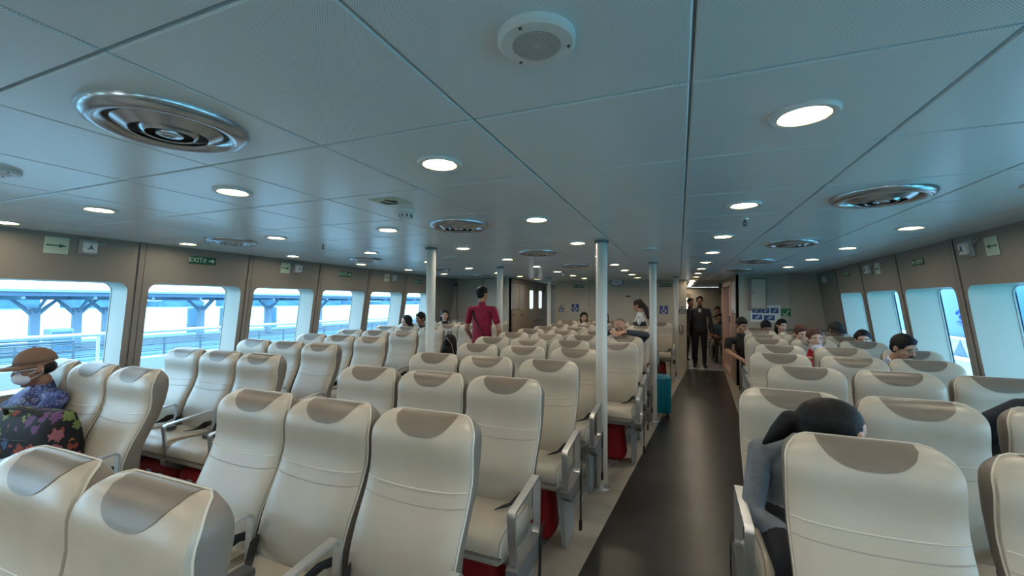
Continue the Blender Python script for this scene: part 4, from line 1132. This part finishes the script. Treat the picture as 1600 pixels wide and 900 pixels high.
# --- centre block
sitter('black-haired person facing forward in last centre row, third from aisle', (-1.95, 9.46), (-1.98, 9.27, 1.27), (.35, -1, -.1), ('c_black', 'c_pants'), 'skinl', hair='bob')
sitter('black-haired person mostly hidden behind the thick pole', (-1.50, 9.46), (-1.53, 9.27, 1.27), (-.3, -1, -.1), ('c_black', 'c_pants'), 'skinl', hair='bob')
sitter('man with cropped hair resting chin on hands over seat back', (-.70, 6.24), (-.735, 5.76, 1.285), (-.12, -1, -.35), ('c_charcoal', 'c_pants'), 'skin', hair='shaved', hm='hairg', tilt=.25, voxel=.007, eyes='closed',
       arms=[(V(-.30, -.52, 1.16), V(-.13, -.70, 1.245)), (V(.30, -.55, 1.20), V(.06, -.68, 1.245))], hands=[(V(.55, -.6, -.1), V(0, -.1, 1), .3), (V(-.6, -.8, -.05), V(0, -.1, 1), .3)])
o, P, F = make_person('standing woman with long brown ponytail in black and white top', (-.68, 8.27, 0), -PI / 2, (.0, -.05, 1.555), (-.25, -1, -.25), 'stand', ('c_check', 'c_pants'), 'skin', hair='pony', hm='hairb', female=True, voxel=.0075, w=1.05,
    arms=[(V(-.24, -.10, 1.03), V(-.16, -.30, 1.06)), (V(.24, -.10, 1.03), V(.16, -.30, 1.06))])
h = Fig(); h.cap(P(0, -.09, .03), P(0, -.13, -.08), .038, .05, 'hair'); h.cap(P(0, -.13, -.08), P(.0, -.135, -.27), .05, .025, 'hair'); link('ponytail', fig_mesh('ponytail', h, dict(hair=MT['hairb']), .008), o)
# --- corridor
def jacket(fig, base, pel, sh, P):
    fig.ell(base + V(0, -.088, -.05), (.034, .03, .055), 'collar')
o, P, F = make_person('standing man in black jacket and trousers at the corridor entrance', (.48, 11.6, 0), 0, (0, -.03, 1.66), (-.1, -1, -.05), 'stand', ('c_navy', 'c_pants'), 'skind', hair='short', w=1.12, extra=jacket, voxel=.0075)
make_person('dark figure standing just behind the man in black jacket', (.28, 12.75, 0), .5, (0, -.03, 1.62), (.2, -1, -.05), 'stand', ('c_black', 'c_pants'), 'skind', hair='short')
seat(1.04, 13.15, 'far cream seat in the aft saloon under man in slate-blue shirt', None)
seat(1.05, 14.2, 'farthest cream seat in the aft saloon visible through the corridor', None)
sitter('far seated man in slate-blue shirt and brown trousers beyond the corridor', (1.04, 13.12), (1.04, 12.95, 1.20), (0, -1, -.1), ('c_blue', 'c_khaki'), 'skin', short=True)
sitter('farthest dark-haired head above the man in slate-blue shirt', (1.05, 14.16), (1.07, 13.95, 1.38), (0, -1, -.1), ('c_black', 'c_pants'), 'skin')
# --- blue-hull side
sitter('man in black shirt leaning into the dark aisle beside aft wall', (1.06, 7.56), (.90, 7.38, 1.275), (.35, -1, -.45), ('c_black', 'c_pants'), 'skin', short=True, arms=[(V(-.36, -.22, .86), V(-.2, -.44, .78)), (V(.2, -.2, .86), V(.12, -.42, .72))])
sitter('dark-haired man bowing his head in front of safety poster', (1.22, 8.42), (1.35, 8.12, 1.205), (.15, -1, -.55), ('c_black', 'c_pants'), 'skin', w=.85)
sitter('black-haired woman with tilted head beside green muster sign', (1.72, 8.46), (1.63, 8.38, 1.225), (.35, -1, -.1), ('c_black', 'c_pants'), 'skinl', hair='bob', tilt=-.2, w=.85)
sitter('brown-haired person with round face behind girl in scarlet', (1.56, 6.76), (1.50, 6.60, 1.215), (.25, -1, -.25), ('c_white', 'c_pants'), 'skinl', hair='short', hm='hairr')
o, P, F = sitter('girl with auburn hair and lowered mask in scarlet shirt', (1.47, 5.98), (1.455, 5.80, 1.215), (.12, -1, -.05), ('c_scarlet', 'c_pants'), 'skinl', hair='pony', hm='hairr', voxel=.007, female=True, arms=[(V(-.21, -.1, .86), V(-.17, -.3, .98)), (V(.21, -.1, .82), V(.12, -.4, .72))])
face_mask(o, P, F, True)
o, P, F = sitter('person in black cap beside the last blue-hull-side window', (2.14, 7.56), (2.11, 7.38, 1.225), (.35, -1, -.25), ('c_black', 'c_pants'), 'skind', hair='cap')
baseball_cap(o, P, F, MT['capb'])
sitter('black-haired woman low behind seat under blue-hull-side window', (2.06, 6.76), (2.16, 6.58, 1.17), (-.2, -1, -.15), ('c_white', 'c_pants'), 'skinl', hair='bob', female=True)
o, P, F = sitter('man with black hair and moustache in pale patterned shirt looking down', (1.93, 5.08), (1.885, 4.84, 1.23), (.55, -1, -.36), ('c_pale', 'c_pants'), 'skin', base_at=(-.11, -.13, 1.065), voxel=.0065, eyes='closed')
b = MB(); b.ell(P(0, .088, -.045), (.027, .011, .0075), 14, 8, 0, F); b.obj('moustache', MT['hair'], o, 60)
# woman asleep over the seat in front
o, P, F = make_person('woman in grey jumper asleep with black ponytail over seat back', (.50, 2.45, 0), 0, (.075, -.43, 1.125), (.87, -.30, -.16), 'sit', base_at=(.02, -.20, 1.0), cl=('c_grey', 'c_pants'), skin='skinl', hair='pony', eyes=None, voxel=.007, w=.95,
    arms=[(V(-.205, -.30, .70), V(-.02, -.46, .66)), (V(.26, -.34, .74), V(.12, -.44, .70))])
h = Fig(); h.ell(P(0, -.03, .03), (.092, .115, .098), 'hair', F); h.ell(P(0, -.055, .0), (.082, .085, .085), 'hair', F)
T = P(0, -.115, .02); h.cap(T, T + V(-.045, .0, -.015), .026, .042, 'hair'); h.cap(T + V(-.045, 0, -.015), T + V(-.09, .0, -.07), .042, .034, 'hair'); h.cap(T + V(-.09, .0, -.07), T + V(-.14, .0, -.12), .034, .010, 'hair')
link('ponytail', fig_mesh('ponytail', h, dict(hair=MT['hair']), .007), o)
b = MB(); b.tube([P(0, -.125, .016) + F @ Vector((.036 * math.cos(a), .0, .036 * math.sin(a))) for a in np.linspace(0, 2 * PI, 13)[:-1]], .0035, 6, closed=True); b.obj('hair_tie', MT['alu'], o)
# person slumped sideways
make_person('person in dark shirt slumped forward over seat by blue-hull-side window', (1.74, 3.40, 0), 0, (.13, -.50, 1.06), (.6, -.6, -.45), 'sit', ('c_navy', 'c_pants'), 'skin', base_at=(-.10, -.36, 1.0), hair='short', eyes=None, voxel=.007,
    arms=[(V(-.16, -.50, 1.12), V(.05, -.52, 1.16)), (V(.3, -.45, .9), V(-.02, -.5, .98))], hands=[(V(1, .1, .2), V(0, 0, 1), .5), (V(-1, -.1, -.1), V(0, 0, 1), .6)])

# ================================================================ BAGS
o = thing('floral_bag', 'black tote bag with bright flower print on pier-side seat', 'bag', (-3.64, 1.30, .605), .15)
b = MB(); vs = []
for z, hx, hy in ((0, .27, .11), (.02, .285, .12), (.14, .29, .12), (.26, .28, .10), (.34, .27, .07), (.36, .26, .05)):
    for k in range(24):
        a = 2 * PI * k / 24; ca, sa = math.cos(a), math.sin(a)
        vs.append((hx * np.sign(ca) * abs(ca) ** .45, hy * np.sign(sa) * abs(sa) ** .6 , z - (.02 * (1 - abs(ca)) if z > .3 else 0)))
b.add(vs, [(i * 24 + k, i * 24 + (k + 1) % 24, (i + 1) * 24 + (k + 1) % 24, (i + 1) * 24 + k) for i in range(5) for k in range(24)] + [tuple(range(24))[::-1], tuple(120 + k for k in range(24))])
b.obj('bag_body', MT['floral'], o, 50)
b = MB(); b.tube([(.27 * math.cos(a) * 1.02, .115 * math.sin(a) * 1.04, .205) for a in np.linspace(0, 2 * PI, 25)[:-1]], .004, 5, closed=True); b.obj('zip_line', MT['black'], o)
b = MB(); b.tube([(-.14, -.06, .33), (-.10, -.09, .38), (.02, -.09, .385), (.12, -.07, .36), (.15, -.05, .33)], .012, 8); b.obj('handle', MT['black'], o, 50)
b = MB(); b.tube([(-.285, -.07, .30), (-.30, -.06, .15), (-.30, -.05, .02)], .02, 8); b.obj('plastic_edge', MT['clearbag'], o, 50)
o = thing('backpack', 'black backpack standing on an aisle-end pier-side seat', 'backpack', (-3.66, 6.24, .605))
h = Fig(); h.cap((0, 0, .14), (0, .02, .34), .15, .12, 'b', (1, 0, 0), 1.05, .75); h.ell((0, -.09, .14), (.11, .06, .11), 'b')
link('backpack_body', fig_mesh('backpack_body', h, dict(b=MT['c_black']), .012), o)
b = MB(); b.tube([(-.04, .02, .44), (-.03, .02, .49), (.03, .02, .49), (.04, .02, .44)], .009, 6); b.obj('grab_handle', MT['black'], o)
b = MB(); b.tube([(-.13, -.05, .10), (-.10, -.09, .30), (0, -.085, .40), (.10, -.09, .30), (.13, -.05, .10)], .004, 5); b.obj('zip_line', MT['reflect'], o)
o = thing('suitcase', 'turquoise ribbed suitcase on floor behind slim cream pole', 'suitcase', (-.26, 6.42, 0), .1)
b = MB(); b.rbox(-.14, .14, -.11, .11, .05, .58, .035, 4); b.obj('suitcase_shell', MT['cyan'], o, 40)
for x in (-.09, -.03, .03, .09):
    b = MB(); b.rbox(x - .008, x + .008, -.117, -.105, .09, .54, .004); b.obj('rib', MT['cyan'], o)
for sx in (-.1, .1):
    for sy in (-.08, .08):
        b = MB(); b.lathe([(.022, -.012), (.025, 0), (.022, .012)], 14); w = b.obj('wheel', MT['black'], o, 40); w.location = (sx, sy, .026); w.rotation_euler = (0, PI / 2, 0)
b = MB(); b.tube([(-.05, 0, .57), (-.05, 0, .62), (.05, 0, .62), (.05, 0, .57)], .01, 8); b.obj('suitcase_handle', MT['black'], o)
o = thing('plastic_bag', 'shiny blue and red plastic bag between two blue-hull-side seats', 'bag', (.845, 1.46, .605))
h = Fig(); h.ell((0, 0, .09), (.06, .10, .09), 'b'); h.ell((.0, -.03, .18), (.045, .06, .06), 'r'); h.cap((-.02, -.06, .22), (-.03, -.06, .26), .012, .012, 'w')
link('bag_body', fig_mesh('bag_body', h, dict(b=MT['bagblue'], r=MT['red'], w=MT['clearbag']), .009), o)
# ================================================================ OUTSIDE
# own side deck, bulwark and rail seen through the pier-side windows
st = struct('floor_side_deck')
b = MB(); b.box(-7.4, -5.2, -4, 30, -.12, -.02); b.obj('deck_sheet', MT['deck'], st)
t = thing('ship_bulwark', 'low white ship bulwark outside the pier-side windows', 'bulwark', (-7.1, 0, -.02))
b = MB(); b.rbox(-.05, .05, -4, 30, 0, .82, .015); b.obj('bulwark_plate', MT['rail'], t)
t = thing('ship_rail', 'white tubular ship rail running past the pier-side windows', 'rail', (-7.1, 0, .80))
b = MB(); b.tube([(0, -4, .36), (0, 30, .36)], .026, 8); b.obj('top_rail', MT['rail'], t)
for z in (.08, .17, .26):
    b = MB(); b.tube([(0, -4, z), (0, 30, z)], .005, 6); b.obj('rail_wire', MT['steel'], t)
for k in range(20):
    b = MB(); b.tube([(0, -3.4 + 1.62 * k, 0), (0, -3.4 + 1.62 * k, .36)], .02, 8); b.obj('stanchion', MT['rail'], t)
st = struct('water')
b = MB(); b.add([(-600, -200, -4.2), (-7.5, -200, -4.2), (-7.5, 600, -4.2), (-600, 600, -4.2)], [(0, 1, 2, 3)]); b.add([(5, -200, -4.2), (300, -200, -4.2), (300, 600, -4.2), (5, 600, -4.2)], [(0, 1, 2, 3)]); b.obj('water_surface', MT['water'], st)
# pier
st = struct('pier_deck')
b = MB(); b.box(-42, -21, 2, 75, -2.0, -1.5); b.obj('deck_slab', MT['deck'], st)
b = MB(); b.box(-21.3, -20.8, 2, 75, -2.2, -1.35); b.obj('deck_edge', MT['rail'], st)
PX = -36
t = thing('pier_canopy', 'long dark blue pier roof seen through the pier-side windows', 'canopy', (PX, 0, 0))
b = MB(); b.box(-3.2, 3.2, 4, 75, 1.72, 2.02); b.obj('roof_sheet', MT['roof'], t)
b = MB(); b.box(3.15, 3.3, 4, 75, 1.95, 2.10); b.obj('roof_edge', MT['pier'], t)
b = MB(); b.box(-.2, .2, 4, 75, 1.50, 1.72); b.obj('roof_beam', MT['pier'], t)
for k in range(24):
    b = MB(); b.box(-3.1, 3.1, 5 + 3 * k, 5.15 + 3 * k, 1.55, 1.72); b.obj('roof_purlin', MT['pier'], t)
for k, y in enumerate((12.6, 14.5, 16.0, 22.0, 28.0, 34.0, 40.0, 47.0, 55.0, 64.0)):
    t = thing('pier_column', 'pale forked pier column, %s along the pier roof' % ORD[k], 'column', (PX, y, -1.5), 0, 'forked pier columns')
    b = MB(); b.rbox(-.2, .2, -.2, .2, 0, 2.5, .03); b.obj('column_shaft', MT['pier'], t)
    for s in (-1, 1):
        b = MB(); b.tube([(0, .12 * s, 2.1), (0, .5 * s, 2.55), (0, 1.05 * s, 3.1)], [.13, .12, .09], 6); b.obj('branch', MT['pier'], t)
    b = MB(); b.tube([(.1, 0, 2.2), (1.3, 0, 3.1)], .09, 6); b.obj('branch', MT['pier'], t)
t = thing('pier_rail', 'dark wire railing along the edge of the pier deck', 'rail', (-25.5, 0, -1.5))
for z in (.25, .5, .75, 1.0):
    b = MB(); b.tube([(0, 3, z), (0, 74, z)], .02, 6); b.obj('rail_wire', MT['steel'], t)
for k in range(40):
    b = MB(); b.tube([(0, 3 + 1.8 * k, 0), (0, 3 + 1.8 * k, 1.08)], .05, 6); b.obj('rail_post', MT['steel'], t)
t = thing('pier_kiosk', 'grey box cabinet standing on the pier between forked columns', 'cabinet', (-33, 12.55, -1.5))
b = MB(); b.rbox(-.4, .4, -.5, .5, 0, 1.35, .04); b.obj('cabinet_box', MT['pier'], t)
b = MB(); b.rbox(.38, .43, -.42, -.02, .1, 1.2, .01); b.obj('cabinet_door', MT['deck'], t); b = MB(); b.rbox(.38, .43, .02, .42, .1, 1.2, .01); b.obj('cabinet_door', MT['deck'], t)
t = thing('gangway', 'grey ramp with handrails on the near end of the pier', 'ramp', (-27.5, 8.5, -1.5))
b = MB(); b.box(-1, 1, -2.2, 2.2, 0.0, .12); b.obj('ramp_plate', MT['pier'], t)
for s in (-1, 1):
    b = MB(); b.tube([(s, -2.1, .1), (s, -2.1, 1.1), (s, 2.1, 1.1), (s, 2.1, .1)], .06, 6); b.tube([(s, -2.1, .6), (s, 2.1, .6)], .04, 6); b.obj('handrail', MT['steel'], t)
for k, y in enumerate((36.0, 40.2, 47)):
    t = thing('mooring_pile', 'dark round mooring pile beyond the pier, ' + ORD[k], 'pile', (-60, y, -4.3), 0, 'mooring piles'); b = MB(); b.lathe([(.9, 0), (.9, 4.6), (.7, 4.75)], 16); b.obj('pile_shaft', MT['roof'], t, 40)
    b = MB(); b.lathe([(.95, 1.8), (.95, 2.6)], 16); b.obj('pile_band', MT['steel'], t, 40)
for k in range(14):
    y = -20 + 42 * k + random.uniform(-6, 6); hh = random.uniform(3, 9)
    t = thing('shore_building', 'far pale blue building on the opposite shore, %s along' % (ORD[k] if k < 12 else ('second last', 'last')[k - 12]), 'building', (-330, y, -4.2), 0, 'far shore buildings')
    b = MB(); b.box(-8, 8, -14, 14, 0, hh); b.obj('building_block', MT['shore'], t)
    b = MB(); b.prism([(-14.5, hh), (14.5, hh), (9, hh + 2), (-9, hh + 2)], -8, 8); q = b.obj('roof', MT['roof'], t); q.rotation_euler = (PI / 2, 0, PI / 2)
# blue ship moored close by on the other side
HX = 6.5
t = thing('moored_ship', 'blue ship hull with white triangle band outside the windows', 'ship', (HX, 0, 0))
b = MB(); b.box(0, .4, 6.0, 17.2, .78, 3.6); b.obj('hull_blue', MT['hull'], t)
b = MB(); b.box(-.02, .4, 6.0, 17.2, .28, .77); b.obj('hull_band', MT['hullw'], t)
b = MB(); b.box(0, .4, 6.0, 17.2, -4.1, .27); b.obj('hull_lower', MT['hullw'], t)
for k in range(15):
    y = 6.6 + .72 * k
    b = MB(); b.add([(-.03, y - .27, .34), (-.03, y + .27, .34), (-.03, y, .72), (-.021, y - .27, .34), (-.021, y + .27, .34), (-.021, y, .72)], [(0, 1, 2), (3, 5, 4), (0, 3, 4, 1), (1, 4, 5, 2), (2, 5, 3, 0)]); b.obj('triangle_mark', MT['hulld'], t)
    b = MB(); b.box(-.03, -.005, y - .14, y + .14, -.5, -.18); b.obj('hull_port', MT['shore'], t)
b = MB()
for y, z in ((13.4, 1.95), (13.7, 1.3), (12.9, 1.7)):
    b.tube([(-.01, y + .26 * math.cos(a), z + .2 * math.sin(a)) for a in np.linspace(.4, 5.6, 14)], .035, 6); b.tube([(-.01, y + .12 * math.cos(a), z + .1 * math.sin(a)) for a in np.linspace(2, 7.5, 10)], .03, 6)
b.tube([(-.01, 13.5, 1.05), (-.01, 13.3, 1.15), (-.01, 13.55, 1.1), (-.01, 13.4, .85)], .03, 6)
b.obj('hull_emblem', MT['hulld'], t, 50, 'stuff')
b = MB(); b.tube([(-.06, 6, .28), (-.06, 17.2, .28)], .05, 6); b.tube([(-.06, 6, .78), (-.06, 17.2, .78)], .03, 6); b.obj('rubbing_strake', MT['rail'], t)
t = thing('quay_building', 'white quay building with teal louvres past the blue ship', 'building', (9, 24, -4.2))
b = MB(); b.box(-2, 3, -4, 14, 0, 9); b.obj('building_block', MT['hullw'], t)
for k in range(12):
    b = MB(); b.box(-2.12, -1.98, -3.6, 13.6, 3.9 + .36 * k, 4.05 + .36 * k); b.obj('louvre', MT['water'], t)
